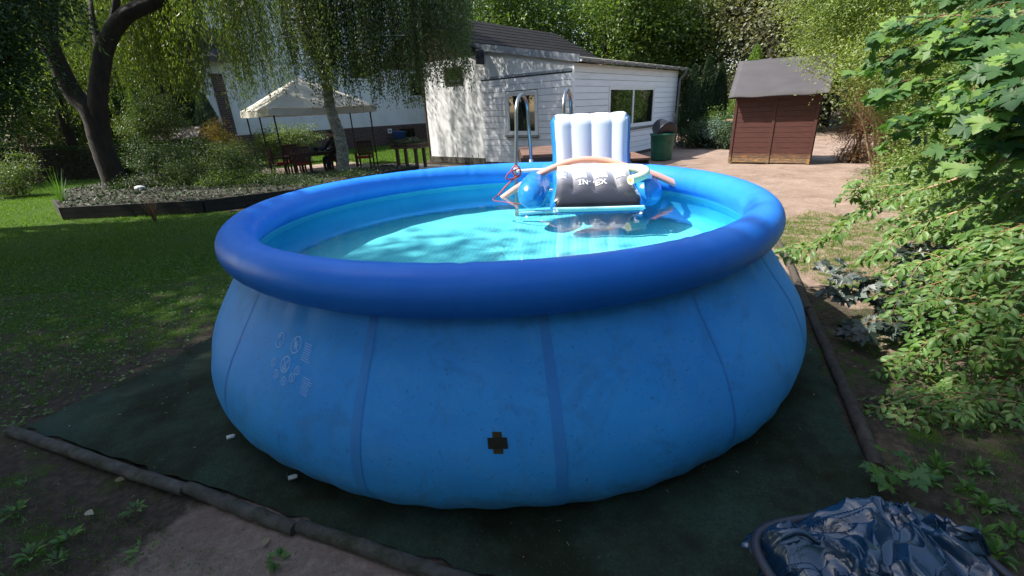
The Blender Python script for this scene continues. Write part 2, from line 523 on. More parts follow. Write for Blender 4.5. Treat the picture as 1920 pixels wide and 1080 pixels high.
class MB:
    def __init__(s):
        s.v, s.f = [], []

    def add(s, V, Fs):
        n = len(s.v)
        s.v += [tuple(map(float, v)) for v in V]
        s.f += [tuple(int(i) + n for i in q) for q in Fs]
        return s

    def box(s, lo, hi, X=(1, 0, 0), Y=(0, 1, 0), O=(0, 0, 0), Z=(0, 0, 1)):
        X, Y, Z, O = (np.array(a, float) for a in (X, Y, Z, O))
        P = [O + X * x + Y * y + Z * z for z in (lo[2], hi[2]) for x, y in ((lo[0], lo[1]), (hi[0], lo[1]), (hi[0], hi[1]), (lo[0], hi[1]))]
        fl = np.dot(np.cross(X, Y), Z) > 0
        q = [(0, 3, 2, 1), (4, 5, 6, 7), (0, 1, 5, 4), (1, 2, 6, 5), (2, 3, 7, 6), (3, 0, 4, 7)]
        if not fl: q = [t[::-1] for t in q]
        return s.add(P, q)

    def tube(s, pts, rad, n=8, caps=True, flat=1.0):
        V, Fs = tube_np(pts, rad, n, caps)
        return s.add(V, Fs)

    def build(s, name, mat, parent=None, smooth=False, bevel=0, seg=2):
        me = mesh(name, s.v, s.f, smooth)
        if bevel:
            bm = bmesh.new(); bm.from_mesh(me)
            bmesh.ops.bevel(bm, geom=list(bm.edges), offset=bevel, segments=seg, affect='EDGES', profile=.5)
            bm.to_mesh(me); bm.free()
        return link(name, me, parent, mat)


def tube_np(pts, rad, n=8, caps=True):
    P = np.array(pts, float)
    k = len(P)
    rad = np.full(k, rad, float) if np.isscalar(rad) else np.array(rad, float)
    T = np.gradient(P, axis=0)
    T /= np.linalg.norm(T, axis=1)[:, None] + 1e-9
    up = np.array([0, 0, 1.0]) if abs(T[0][2]) < .9 else np.array([1.0, 0, 0])
    V = []
    a = np.linspace(0, 2 * np.pi, n, endpoint=False)
    N = np.cross(T[0], up); N /= np.linalg.norm(N)
    for i in range(k):
        N = N - T[i] * N.dot(T[i]); N /= np.linalg.norm(N) + 1e-9
        B = np.cross(T[i], N)
        V.append(P[i] + rad[i] * (np.cos(a)[:, None] * N + np.sin(a)[:, None] * B))
    V = np.concatenate(V)
    Fs = []
    for i in range(k - 1):
        for j in range(n):
            j2 = (j + 1) % n
            Fs.append((i * n + j, i * n + j2, (i + 1) * n + j2, (i + 1) * n + j))
    if caps:
        V = np.concatenate([V, V[:n], V[-n:]])      # caps keep their own vertices so that ends stay crisp
        Fs.append(tuple(k * n + j for j in range(n))[::-1]); Fs.append(tuple((k + 1) * n + j for j in range(n)))
    return V, Fs


def spline(pts, n=8):
    """Catmull-Rom through the points"""
    P = np.array(pts, float)
    P = np.vstack([2 * P[0] - P[1], P, 2 * P[-1] - P[-2]])
    out = []
    for i in range(1, len(P) - 2):
        for t in np.linspace(0, 1, n, endpoint=False):
            a, b, c, d = P[i - 1], P[i], P[i + 1], P[i + 2]
            out.append(.5 * (2 * b + (c - a) * t + (2 * a - 5 * b + 4 * c - d) * t * t + (3 * b - a - 3 * c + d) * t ** 3))
    out.append(P[-2])
    return np.array(out)


def nrm(a):
    return a / (np.linalg.norm(a, axis=-1, keepdims=True) + 1e-9)


# ------------------------------------------------------------------ leaves
SHAPES = {
    # x across, y along, z up; faces
    'rhomb': (np.array([(0, 0, 0), (.5, .45, .10), (0, 1, -.06), (-.5, .45, .10)]), np.array([(0, 1, 2), (0, 2, 3)])),
    'ovate': (np.array([(0, 0, 0), (.36, .22, .07), (.5, .5, .1), (.30, .80, .03), (0, 1.04, -.14), (-.30, .80, .03), (-.5, .5, .1), (-.36, .22, .07), (0, .5, 0)]),
              np.array([(0, 1, 8), (1, 2, 8), (2, 3, 8), (3, 4, 8), (4, 5, 8), (5, 6, 8), (6, 7, 8), (7, 0, 8)])),
    'blade': (np.array([(-.5, 0, 0), (.5, 0, 0), (0, 1, 0)]), np.array([(0, 1, 2)])),
}
_mp = [(0, 0), (.10, .06), (.42, -.06), (.36, .08), (.62, .12), (.50, .22), (.78, .42), (.60, .42), (.66, .62), (.46, .52), (.30, .46), (.36, .70), (.24, .68), (.16, .88), (0, 1.08)]
_mp = _mp + [(-x, y) for x, y in _mp[::-1][1:-1]]
_mv = np.array([(x, y, .10 * abs(x) - .16 * max(0, y - .5) ** 2 - .25 * x * x + .03 * math.sin(9 * x + 5 * y)) for x, y in _mp] + [(0, .38, -.03)])
SHAPES['maple'] = (_mv, np.array([(i, (i + 1) % len(_mp), len(_mp)) for i in range(len(_mp))]))


def leaf_frames(n, D, Nn):
    D = nrm(D)
    X = nrm(np.cross(D, Nn))
    Z = np.cross(X, D)
    return X, D, Z


def leaves_mesh(name, P, D, Nn, L, W, shape='rhomb'):
    """P base points, D pointing directions, Nn normals, L lengths, W widths"""
    S, Fs = SHAPES[shape]
    n = len(P)
    X, Y, Z = leaf_frames(n, D, Nn)
    L = np.broadcast_to(L, (n,)); W = np.broadcast_to(W, (n,))
    V = P[:, None] + S[None, :, 0, None] * X[:, None] * W[:, None, None] + S[None, :, 1, None] * Y[:, None] * L[:, None, None] + S[None, :, 2, None] * Z[:, None] * L[:, None, None]
    F2 = (Fs[None] + (np.arange(n) * len(S))[:, None, None]).reshape(-1, 3)
    return mesh(name, V.reshape(-1, 3), F2)


def leaf_objects(name, parent, mat, P, D, Nn, L, W, shape, count=300, smooth=True):
    """the leaves that show largest become objects sharing one mesh, the rest one 'stuff' part"""
    dist = np.linalg.norm(P - np.array([0, 0, CAM_H]), axis=1)
    rel = P - np.array([0, 0, CAM_H])
    c = rel @ _fw
    u = rel @ _rt / np.maximum(c, .1); v = rel @ _up / np.maximum(c, .1)
    inside = (c > .2) & (abs(u) < 1.15) & (abs(v) < .65)
    score = np.where(inside, L / dist, 0)
    order = np.argsort(-score)
    big, rest = order[:count], order[count:]
    S, Fs = SHAPES[shape]
    wl = float(np.mean(W / L))
    vari = []
    for q in range(4):                      # four differently curled blades
        S2 = S * np.array([wl * (1, .86, 1.08, .94)[q], 1, (1, -1.4, 2.6, .3)[q]])
        S2[:, 2] += (0, .10, -.16, .05)[q] * S[:, 1] ** 2 * (1 if shape == 'ovate' else .8) + (0, .12, -.08, .2)[q] * S[:, 0] * S[:, 1]
        S2[:, 0] += (0, .08, -.10, .04)[q] * S[:, 1] ** 2
        me = mesh(name, S2, Fs, smooth); me.materials.append(mat); vari.append(me)
    X, Y, Z = leaf_frames(len(P), D, Nn)
    inv = parent_world(parent).inverted()
    for i in big:
        o = bpy.data.objects.new(name, vari[int(rng.integers(4))])
        col.objects.link(o)
        o.parent = parent
        mt = Matrix(((X[i][0], Y[i][0], Z[i][0], P[i][0]), (X[i][1], Y[i][1], Z[i][1], P[i][1]), (X[i][2], Y[i][2], Z[i][2], P[i][2]), (0, 0, 0, 1)))
        o.matrix_local = inv @ mt @ Matrix.Scale(float(L[i]), 4)
    if len(rest):
        o = link('foliage', leaves_mesh('foliage', P[rest], D[rest], Nn[rest], L[rest], W[rest], shape), parent, mat)
        o['kind'] = 'stuff'


def rand_dir(n):
    return nrm(rng.normal(size=(n, 3)))


def blob_leaves(centers, radii, n, size, flat=.6, clump=.35, nclump=None, aspect=.6, droop=.3):
    """leaf clumps filling an uneven volume made of ellipsoids"""
    centers = np.array(centers, float); radii = np.array(radii, float)
    vol = radii.prod(1); pk = vol / vol.sum()
    nclump = nclump or max(30, n // 60)
    ci = rng.choice(len(centers), nclump, p=pk)
    d = rand_dir(nclump)
    rr = rng.random(nclump) ** .38
    cp = centers[ci] + d * radii[ci] * rr[:, None]
    k = rng.choice(nclump, n, p=(lambda w: w / w.sum())(rng.random(nclump) + .3))
    P = cp[k] + rng.normal(size=(n, 3)) * clump * np.array([1, 1, .55])
    D = nrm(rand_dir(n) + (P - cp[k]) * .8 / clump - np.array([0, 0, droop]))
    Nn = nrm(rand_dir(n) * flat + np.array([-.25, -.1, 1]) * (1 - flat * .5))
    L = size * rng.uniform(.6, 1.25, n)
    return P, D, Nn, L, L * aspect


# ------------------------------------------------------------------ trees
def limb(mb, pts, r0, r1, n=9, sub=6, wob=.03):
    P = spline(pts, sub)
    P[1:-1] += rng.normal(size=P[1:-1].shape) * wob * r0 * 2
    mb.tube(P, np.linspace(1, 0, len(P)) ** .8 * (r0 - r1) + r1, n)
    return P


def tree(name, label, cat, base, height, crown_c, crown_r, nleaf, size, lm, trunk_r=.2, group=None, bm='bark', clump=.4, aspect=.6, shape='rhomb', nclump=None, nlimb=9):
    b = np.array(base, float)
    t = thing(name, label, cat, b, group)
    mb = MB()
    top = np.array([crown_c[0][0], crown_c[0][1], crown_c[0][2]], float)
    P = limb(mb, [b - (0, 0, .1), b * .7 + top * .3 + rng.normal(size=3) * .15, top], trunk_r, trunk_r * .35)
    if nlimb:
        for k in range(nlimb):
            j = rng.integers(len(crown_c))
            e = np.array(crown_c[j], float) + rand_dir(1)[0] * np.array(crown_r[j]) * .75
            s = P[rng.integers(len(P) // 3, len(P))]
            limb(mb, [s, (s + e) / 2 + (0, 0, .25), e], trunk_r * .35, .012, 6)
    mb.build('trunk', M[bm], t, smooth=True)
    L = blob_leaves(crown_c, crown_r, nleaf, size, clump=clump, aspect=aspect, nclump=nclump)
    link('crown', leaves_mesh('crown', *L, shape), t, M[lm])
    return t


def copy_tree(o, loc, rz, sc, label, group=None, parent=None):
    c = o.copy(); col.objects.link(c)
    if parent is None:
        c.location = loc; c.rotation_euler = (0, 0, rz); c.scale = sc
        if label: c['label'] = label
        if group: c['group'] = group
    else:
        c.parent = parent
    for ch in list(o.children):
        copy_tree(ch, None, None, None, None, None, c)
    return c


def shrub(name, label, cat, base, blobs, radii, nleaf, size, lm, nstem=12, stem_mat='twig', clump=.15, aspect=.55, group=None, stem_r=.018, shape='rhomb', nclump=None):
    b = np.array(base, float)
    t = thing(name, label, cat, b, group)
    if nstem:
        mb = MB()
        for k in range(nstem):
            j = rng.integers(len(blobs))
            e = np.array(blobs[j], float) + rand_dir(1)[0] * np.array(radii[j]) * .8
            s = b + np.array([rng.normal() * .15, rng.normal() * .15, -.05])
            limb(mb, [s, (s * .6 + e * .4) + np.array([0, 0, .25 * (e[2] - s[2])]), e], stem_r, .004, 5, 5)
        mb.build('stem', M[stem_mat], t, smooth=True)
    L = blob_leaves(blobs, radii, nleaf, size, clump=clump, aspect=aspect, nclump=nclump)
    link('crown', leaves_mesh('crown', *L, shape), t, M[lm])
    return t


# ================================================================== SETTING
def inpoly(x, y, poly):
    x = np.asarray(x); y = np.asarray(y)
    ins = np.zeros(x.shape, bool)
    j = len(poly) - 1
    for i in range(len(poly)):
        xi, yi = poly[i]; xj, yj = poly[j]
        ins ^= ((yi > y) != (yj > y)) & (x < (xj - xi) * (y - yi) / (yj - yi + 1e-12) + xi)
        j = i
    return ins


LAWN_LEFT = [(-4.6, 5.3), (-3.1, 6.2), (-2.9, 8.0), (-4.0, 10.0), (-6.5, 10.2), (-10, 10.3), (-12.0, 13.2), (-12.5, 17), (-19, 21), (-17.5, 16), (-14, 11.5), (-9.0, 7.0), (-7.0, 5.2)]
LAWN_BACK = [(-9.5, 20.0), (-6.3, 18.6), (-3.6, 18.2), (-3.2, 21), (-5.5, 33.5), (-9.8, 29.2), (-14, 25.5)]
GRASS_RIGHT = [(3.2, 4.6), (3.6, 6.6), (5.2, 7.6), (6.2, 6.4), (5.2, 4.2), (4.2, 3.6), (3.3, 3.7)]
MAT_O = np.array([-3.30, 2.52]); E1 = np.array([.934, -.357]); E2 = np.array([.380, .925])


def build_ground():
    xs = np.concatenate([np.linspace(-300, -32, 12), np.arange(-30, -8, .5), np.arange(-8, 8, .16), np.arange(8, 30, .5), np.linspace(32, 300, 12)])
    ys = np.concatenate([np.linspace(-300, -10, 12), np.arange(-8, 0, .5), np.arange(0, 16, .16), np.arange(16, 45, .5), np.linspace(48, 400, 14)])
    X, Y = np.meshgrid(xs, ys, indexing='ij')
    near = (abs(X) < 30) & (Y > -8) & (Y < 45)
    Z = np.where(near, .012 * np.sin(X * 2.1 + np.sin(Y * 1.7)) * np.cos(Y * 1.6) + .006 * np.sin(X * 7 + 2 * Y) * np.sin(Y * 6.1), 0) - .02
    nx, ny = X.shape
    V = np.stack([X, Y, Z], -1).reshape(-1, 3)
    i = np.arange(nx - 1)[:, None] * ny + np.arange(ny - 1)[None]
    Fs = np.stack([i, i + ny, i + ny + 1, i + 1], -1).reshape(-1, 4)
    me = mesh('ground', V, Fs, True)
    g = np.full(X.shape, .30)
    g[inpoly(X, Y, LAWN_LEFT)] = .95
    g[inpoly(X, Y, LAWN_BACK)] = 1.1
    g[inpoly(X, Y, GRASS_RIGHT)] = .52
    g[(X < -2.2) & (Y < 3.2)] = .36
    g[(X > 2.0) & (Y < 3.6)] = .42
    g[(X > 3.2) & (Y > 7.3) & (Y < 30)] = .12
    g[(X < -3.0) & (Y < 5.4) & (Y > 3.6)] = .52
    g = np.maximum(g, np.where((Y > 4.2) & (X < -2.5) & (X > -9) & (Y < 9), .62, 0))
    s = np.full(X.shape, .20)
    s[(X > 3.2) & (Y > 3.8) & (Y < 30)] = 1.0
    sp_ = np.exp(-((X + 1.15) ** 2 / .30 + (Y - 1.45) ** 2 / .10))
    s += sp_ * 1.8; g -= sp_ * .8
    s += np.exp(-((X - 3.3) ** 2 / .3 + (Y - 2.7) ** 2 / .5)) * .7
    cd = np.zeros((nx * ny, 4), np.float32)
    cd[:, 0] = np.clip(g, 0, 1).ravel(); cd[:, 1] = np.clip(s, 0, 1).ravel(); cd[:, 3] = 1
    ca = me.color_attributes.new('turf', 'FLOAT_COLOR', 'POINT')
    ca.data.foreach_set('color', cd.ravel())
    tag(link('ground', me, None, M['ground']), kind='structure')


build_ground()


def sheet(name, poly, z, mat, thick=.0, **k):
    n = len(poly)
    V = [(x, y, z) for x, y in poly] + [(x, y, z - max(thick, .004)) for x, y in poly]
    Fs = [tuple(range(n)), tuple(range(2 * n - 1, n - 1, -1))] + [(i, i + n, (i + 1) % n + n, (i + 1) % n)[::1] for i in range(n)]
    return tag(link(name, mesh(name, V, Fs), None, mat), **k)


def blades(name, poly, n, h, mat, w=.007, dens=None):
    P = np.array(poly)
    lo, hi = P.min(0), P.max(0)
    Q = rng.uniform(lo, hi, (n * 3, 2))
    Q = Q[inpoly(Q[:, 0], Q[:, 1], poly)][:n]
    k = len(Q)
    P3 = np.column_stack([Q, np.full(k, -.025)])
    D = nrm(np.column_stack([rng.normal(size=(k, 2)) * .55, np.ones(k)]))
    Nn = nrm(np.column_stack([rng.normal(size=(k, 2)), np.zeros(k)]))
    L = h * rng.uniform(.5, 1.4, k) + .02
    o = link(name, leaves_mesh(name, P3, D, Nn, L, np.full(k, w) * rng.uniform(.7, 1.5, k), 'blade'), None, M[mat])
    return o


def quad_poly(a, b, c, d): return [tuple(a), tuple(b), tuple(c), tuple(d)]


# patio under the gazebo, laid with slabs
GZ_N = np.array([-7.18, 15.22]); GZ_R = np.array([-4.73, 17.26])
gd = (GZ_R - GZ_N) / np.linalg.norm(GZ_R - GZ_N); gn = np.array([-gd[1], gd[0]])
pat = [GZ_N + gd * a + gn * b for a, b in ((-.7, -.35), (4.6, -.35), (4.6, 1.2), (3.9, 1.6), (3.7, 4.4), (-.7, 4.4))]
patio = sheet('patio', [tuple(p) for p in pat], .012, M['paving'], .05, kind='structure')
slab = MB().box((0, 0, 0), (.49, .49, .016)).build('slab_proto', M['paving'])
slab_me = slab.data
bpy.data.objects.remove(slab)
for i in range(10):
    for j in range(9):
        q = GZ_N + gd * (-.68 + i * .51) + gn * (-.33 + j * .51)
        if i * .51 > 4.0 and j > 2: continue
        o = bpy.data.objects.new('paving_slab', slab_me)
        col.objects.link(o)
        o.parent = patio
        o.location = (q[0], q[1], .012 + random.uniform(0, .005))
        o.rotation_euler = (0, 0, math.atan2(gd[1], gd[0]) + random.uniform(-.006, .006))
# path going on to the right of the patio, and a pale one far left
sheet('path', [(-3.9, 18.9), (-2.9, 17.9), (-1.0, 16.6), (-1.4, 15.9), (-4.3, 16.4), (-4.9, 17.6)], .006, M['pathpave'], .05, kind='structure')
p0, p1, p2, p3 = atz(90, 303)[:2], atz(185, 296)[:2], atz(420, 282)[:2], atz(90, 298)[:2]
sheet('path', [(-24, 25.5), (-18, 29.5), (-18.7, 31), (-25, 27)], .01, M['pathpave'], .05, kind='structure')

# groundsheet under the pool
mt_ = [MAT_O, MAT_O + E1 * 5.0, MAT_O + E1 * 5.0 + E2 * 5.6, MAT_O + E2 * 5.6]
def build_mat():
    nu, nv = 60, 60
    u = np.linspace(0, 5.0, nu); v = np.linspace(0, 5.6, nv)
    U_, V_ = np.meshgrid(u, v, indexing='ij')
    XY = MAT_O + U_[..., None] * E1 + V_[..., None] * E2
    Z = .012 + .006 * np.sin(U_ * 5 + V_ * 2) * np.sin(V_ * 4.1) + .004 * rng.random(U_.shape)
    edge = np.minimum.reduce([U_, 5.0 - U_, V_, 5.6 - V_])
    Z = np.where(edge < .02, .0, Z)
    XY = XY + (edge < .02)[..., None] * rng.normal(size=XY.shape) * .012
    i = np.arange(nu - 1)[:, None] * nv + np.arange(nv - 1)[None]
    Fs = np.stack([i, i + nv, i + nv + 1, i + 1], -1).reshape(-1, 4)
    V = np.concatenate([XY, Z[..., None]], -1).reshape(-1, 3)
    o = link('ground_mat', mesh('ground_mat', V, Fs, True), None, M['mat'])
    tag(o, 'dark green moss-stained groundsheet spread under the big blue pool', 'ground mat')
build_mat()


def edging(name, label, p, q, n, mat, r=.05, part='edging_log'):
    p, q = np.array(p, float), np.array(q, float)
    t = thing(name, label, 'edging', ((p[0] + q[0]) / 2, (p[1] + q[1]) / 2, 0))
    cuts = np.linspace(0, 1, n + 1)
    cuts[1:-1] += rng.uniform(-.03, .03, n - 1)
    L = np.linalg.norm(q - p); d = (q - p) / L; s = np.array([-d[1], d[0]])
    for k in range(n):
        a = p + (q - p) * cuts[k] + d * .002; b = p + (q - p) * cuts[k + 1] - d * .003
        off = rng.normal(size=2) * .012
        P = []
        for w in np.linspace(0, 1, 14):
            c = a + (b - a) * w + s * (off[0] * (1 - w) + off[1] * w + rng.normal() * .002)
            P.append((c[0], c[1], .012 + rng.normal() * .002 + off[0] * .3))
        rr = np.full(14, r) * (1 + rng.normal(size=14) * .02); rr[0] *= .97; rr[-1] *= .97
        mb = MB(); mb.tube(P, rr, 14)
        mb.build(part, M[mat], t, smooth=True)
    return t


edging('mat_edging', 'round weathered edging rods along the front of the ground mat', MAT_O + E2 * -.05 + E1 * -.03, MAT_O + E1 * 5.0 - E2 * .05, 6, 'kerb', .033, 'edging_rod')
edging('mat_edging', 'old wooden edging poles along the right side of the ground mat', (1.86, 1.80), (3.62, 5.80), 4, 'edge_timber', .036, 'edging_pole')

# raised bed with dark timber edge on the left
BED = [(-9.9, 10.15), (-6.8, 10.2), (-5.2, 11.2), (-4.1, 13.2), (-2.9, 15.2), (-4.3, 16.0), (-6.6, 14.9), (-8.6, 15.3), (-10.3, 17.5), (-13, 17.0), (-12.9, 13.4), (-11.2, 11.4)]
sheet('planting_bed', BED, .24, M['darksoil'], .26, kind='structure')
t = thing('bed_edging', 'low dark timber wall round the raised planting bed', 'edging', (-6.8, 10.2, 0))
for a, b in zip([BED[-1]] + BED[:5], BED[:6]):
    a, b = np.array(a), np.array(b); L = np.linalg.norm(b - a); d = (b - a) / L; s = np.array([-d[1], d[0]])
    nb = max(1, round(L / 1.3))
    for k in range(nb):
        for h in (0, 1):
            MB().box((k * L / nb + .004, -.06, .0 + h * .135), ((k + 1) * L / nb - .004, .0 - .012 * h, .13 + h * .135), (*d, 0), (*s, 0), (*a, 0)).build('plank', M['bedtimber'], t)

# ================================================================== POOL
PX, PY = -.057, 3.825
ZK = np.array([0, .08, .2, .4, .65, .85, 1.0])
RK = np.array([2.204, 2.251, 2.320, 2.299, 2.188, 2.04, 1.935])
from_bez = np.poly1d(np.polyfit(ZK, RK, 4))


def wall_r(z):
    z = np.asarray(z, float)
    r = from_bez(z)
    return np.where(z < .1, r - (0.1 - z) ** 2 * 9, r)


SEAM_TH = np.radians(np.array([-117, -87.5, -150, -48, -20, 10, 40, 75, 110, 150, 180]))


def pucker(T, Z):
    """how far the fabric stands in or out: gathers under the ring, sag between the seams, creases at the foot"""
    T, Z = np.broadcast_arrays(np.asarray(T, float), np.asarray(Z, float))
    k = np.exp(-((Z - .93) / .10) ** 2)
    ds = np.min(np.abs((T[..., None] - SEAM_TH + np.pi) % (2 * np.pi) - np.pi), -1)
    p = (.006 * np.sin(T * 67) * np.sin(T * 11) + .004 * np.sin(T * 41 + 2)) * k
    p = p - .010 * np.exp(-(ds / .05) ** 2) * np.sin(np.pi * np.clip(Z, 0, 1)) + .004 * np.sin(T * 9 + Z * 6) * np.sin(Z * 11 + T * 4)
    return p + .005 * np.sin(T * 58 + 9 * Z) * np.exp(-((Z - .10) / .08) ** 2)


def wall_pt(th, z, off=0.0):
    r = wall_r(z) + off + pucker(th, z) + .004 * np.sin(th * 13 + z * 3) * (z < .98) + (1 - np.asarray(z) ** 2) * (.010 * np.cos(2 * th))
    w = (1 - np.asarray(z) ** 2) * .015
    return np.stack(np.broadcast_arrays(PX + w + r * np.cos(th), PY + w + r * np.sin(th), z), -1)


def build_pool():
    t = thing('swimming_pool', 'large round blue inflatable-ring swimming pool full of water', 'swimming pool', (PX, PY, 0))
    # wall
    nt_, nz = 420, 40
    th = np.linspace(0, 2 * np.pi, nt_, endpoint=False); zz = np.linspace(0.004, 1.03, nz)
    T, Z = np.meshgrid(th, zz, indexing='ij')
    V = wall_pt(T, Z)
    V = V.reshape(-1, 3)
    i = np.arange(nt_)[:, None] * nz + np.arange(nz - 1)[None]; i2 = ((np.arange(nt_) + 1) % nt_)[:, None] * nz + np.arange(nz - 1)[None]
    Fs = np.stack([i, i2, i2 + 1, i + 1], -1).reshape(-1, 4)
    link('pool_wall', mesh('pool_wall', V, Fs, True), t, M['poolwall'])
    # ring
    n1, n2 = 360, 40
    th = np.linspace(0, 2 * np.pi, n1, endpoint=False); ph = np.linspace(0, 2 * np.pi, n2, endpoint=False)
    T, Pp = np.meshgrid(th, ph, indexing='ij')
    seams = np.radians(np.array([12, 47, 63.5, 75, 102, 118, 131, 147, 196, 230, 265, 300, 335]))
    dmin = np.min(np.abs((T[..., None] - seams + np.pi) % (2 * np.pi) - np.pi), -1)
    rr = .1235 - .0035 * np.exp(-(dmin / .008) ** 2) + .0016 * np.sin(T * 90 + 3 * np.sin(Pp)) * np.exp(-(dmin / .10) ** 2) * (np.cos(Pp) < .3) + .002 * np.sin(3 * T)
    Rr = 1.966 + rr * 1.02 * np.cos(Pp)
    V = np.stack([PX + Rr * np.cos(T), PY + Rr * np.sin(T), 1.091 + rr * 1.0 * np.sin(Pp)], -1).reshape(-1, 3)
    i = np.arange(n1)[:, None] * n2 + np.arange(n2)[None]; j = ((np.arange(n1) + 1) % n1)[:, None] * n2
    a = np.arange(n2)[None]; b = (np.arange(n2)[None] + 1) % n2
    Fs = np.stack([i, i * 0 + j + a, i * 0 + j + b, np.arange(n1)[:, None] * n2 + b], -1).reshape(-1, 4)
    link('inflatable_ring', mesh('inflatable_ring', V, Fs, True), t, M['ring'])
    # liner wall + floor (fabric slopes under the ring, floor is a wide wrinkled sheet)
    nr = 26
    prof = [(1.90, 1.02), (1.93, .95), (1.975, .9), (1.99, .84), (2.02, .78), (2.03, .72), (2.0, .675), (1.93, .655)]
    th = np.linspace(0, 2 * np.pi, 180, endpoint=False)
    V = []
    for k_, (r_, z_) in enumerate(prof):
        wv = (.016 * np.sin(th * 7) + .012 * np.sin(th * 19 + 1) + .008 * np.sin(th * 31)) * (k_ > 3)
        V.append(np.stack([PX + (r_ + wv) * np.cos(th), PY + (r_ + wv) * np.sin(th), np.full_like(th, z_)], -1))
    V = np.array(V)
    m_, n_ = len(prof), 180
    Fs = [(r_ * n_ + k_, r_ * n_ + (k_ + 1) % n_, (r_ + 1) * n_ + (k_ + 1) % n_, (r_ + 1) * n_ + k_) for r_ in range(m_ - 1) for k_ in range(n_)]
    link('liner_side', mesh('liner_side', V.reshape(-1, 3), Fs, True), t, M['linerwall'])
    V = []
    rs = np.linspace(1.95, .02, nr)
    for r_ in rs:
        z = .658 + .006 * np.sin(th * 5 + r_ * 8) * np.cos(r_ * 9) + .004 * np.sin(th * 13 - r_ * 14)
        wv = (.016 * np.sin(th * 7) + .012 * np.sin(th * 19 + 1) + .008 * np.sin(th * 31)) * (r_ > 1.9)
        V.append(np.stack([PX + (r_ + wv) * np.cos(th), PY + (r_ + wv) * np.sin(th), z], -1))
    V = np.array(V)
    Fs = [(r_ * n_ + k_, r_ * n_ + (k_ + 1) % n_, (r_ + 1) * n_ + (k_ + 1) % n_, (r_ + 1) * n_ + k_) for r_ in range(nr - 1) for k_ in range(n_)] + [tuple((nr - 1) * n_ + k_ for k_ in range(n_))]
    link('liner_floor', mesh('liner_floor', V.reshape(-1, 3), Fs, True), t, M['liner'])
    # water surface
    th = np.linspace(0, 2 * np.pi, 128, endpoint=False)
    V = np.stack([PX + 1.95 * np.cos(th), PY + 1.95 * np.sin(th), np.full_like(th, .952)], -1)
    link('water_surface', mesh('water_surface', V, [tuple(range(128))]), t, M['water'])

    # welded seams down the wall
    def strip(th0, w, name, mat, z0=.01, z1=.985, off=.003, lean=0.0):
        zs = np.linspace(z0, z1, 44)
        V = []
        for s in (-1, 1):
            for z in zs:
                V.append(wall_pt(np.array(th0 + lean * (z - .5) + s * w / 2 / 2.2), z, off))
        V = [v for v in V]
        k = len(zs)
        return link(name, mesh(name, V, [(q, k + q, k + q + 1, q + 1) for q in range(k - 1)], True), t, mat)

    def theta_of(x, y):          # where the sight line meets the wall
        d = ray(x, y); o = np.array([0, 0, CAM_H])
        for s in np.arange(.8, 6, .002):
            p = o + d * s
            if math.hypot(p[0] - PX, p[1] - PY) < float(wall_r(min(max(p[2], 0), 1))) + .003:
                return math.atan2(p[1] - PY, p[0] - PX), p[2]
        return None
    for (x, y), w, mt__ in (((668, 760), .048, 'seam'), ((1038, 760), .050, 'seam'), ((452, 620), .010, 'seam'), ((1352, 680), .012, 'seam'), ((1495, 600), .012, 'seam')):
        a = theta_of(x, y)
        if a: strip(a[0], w, 'wall_seam', M['seam'])
    a = theta_of(517, 760)
    if a: strip(a[0], .005, 'wall_seam', M['seam'], .05, .40)
    # repair patch made of crossed tape
    a, z = theta_of(928, 838)
    for w, h, mt__, off, nm in ((.044, .088, 'tape2', .004, 'tape_strip'), (.088, .044, 'tape', .0065, 'tape_strip')):
        V = [wall_pt(np.array(a + s / 2.25), z + q, off) for s, q in ((-w / 2 + .002, -h / 2), (w / 2, -h / 2 - .003), (w / 2 - .003, h / 2), (-w / 2, h / 2 + .002))]
        link(nm, mesh(nm, V, [(0, 1, 2, 3)]), t, M[mt__])
    # printed warning pictograms
    a0, z0 = theta_of(530, 685)
    sc = 1.0
    def on(s, q): return wall_pt(np.array(a0 + s / 2.25), z0 + q, .004)
    pm = MB()
    def stroke(pts, w=.004):
        w = w * 1.25; pts = np.array(pts, float)
        T = nrm(np.gradient(pts, axis=0)); N = np.stack([-T[:, 1], T[:, 0]], -1)
        A = [on(*(p + n * w / 2)) for p, n in zip(pts, N)]; B = [on(*(p - n * w / 2)) for p, n in zip(pts, N)]
        k = len(pts)
        pm.add(A + B, [(i, i + 1, k + i + 1, k + i) for i in range(k - 1)])
    def ring_(cx, cy, r, w=.004):
        stroke([(cx + r * math.cos(q), cy + r * math.sin(q)) for q in np.linspace(0, 2 * np.pi, 40)], w)
    def flush(nm='pictogram'):
        if pm.v: pm.build(nm, M['print'], t)
        pm.v, pm.f = [], []
    def to_sq(x, y):
        r_ = theta_of(x, y); return ((r_[0] - a0) * 2.25, r_[1] - z0)
    for (x, y), r in (((521, 639), .031), ((551, 648), .034)):
        flush(); c = to_sq(x, y); ring_(*c, r, .0045)
        if x > 540:
            stroke([(c[0] - .022, c[1] + .024), (c[0] + .022, c[1] - .024)])
            for q in range(7): 
                an = q * .9
                stroke([(c[0], c[1]), (c[0] + .020 * math.cos(an), c[1] + .022 * math.sin(an))], .004)
        else:
            stroke([(c[0] - .012, c[1] + .004), (c[0] - .014, c[1] + .016), (c[0] - .004, c[1] + .02)], .005)
            stroke([(c[0] + .008, c[1] - .02), (c[0] + .007, c[1] - .006), (c[0] + .014, c[1] - .004)], .005)
    flush()
    c = to_sq(530, 685); ring_(*c, .033, .0045)
    stroke([(c[0] - .02, c[1] + .024), (c[0] + .02, c[1] - .024)]); stroke([(c[0] + .018, c[1] + .02), (c[0] - .018, c[1] - .016)])
    for q in range(3): stroke([(c[0] - .016 + q * .002, c[1] - .016 - q * .005), (c[0] - .004, c[1] - .012 - q * .005), (c[0] + .012, c[1] - .018 - q * .004)], .003)
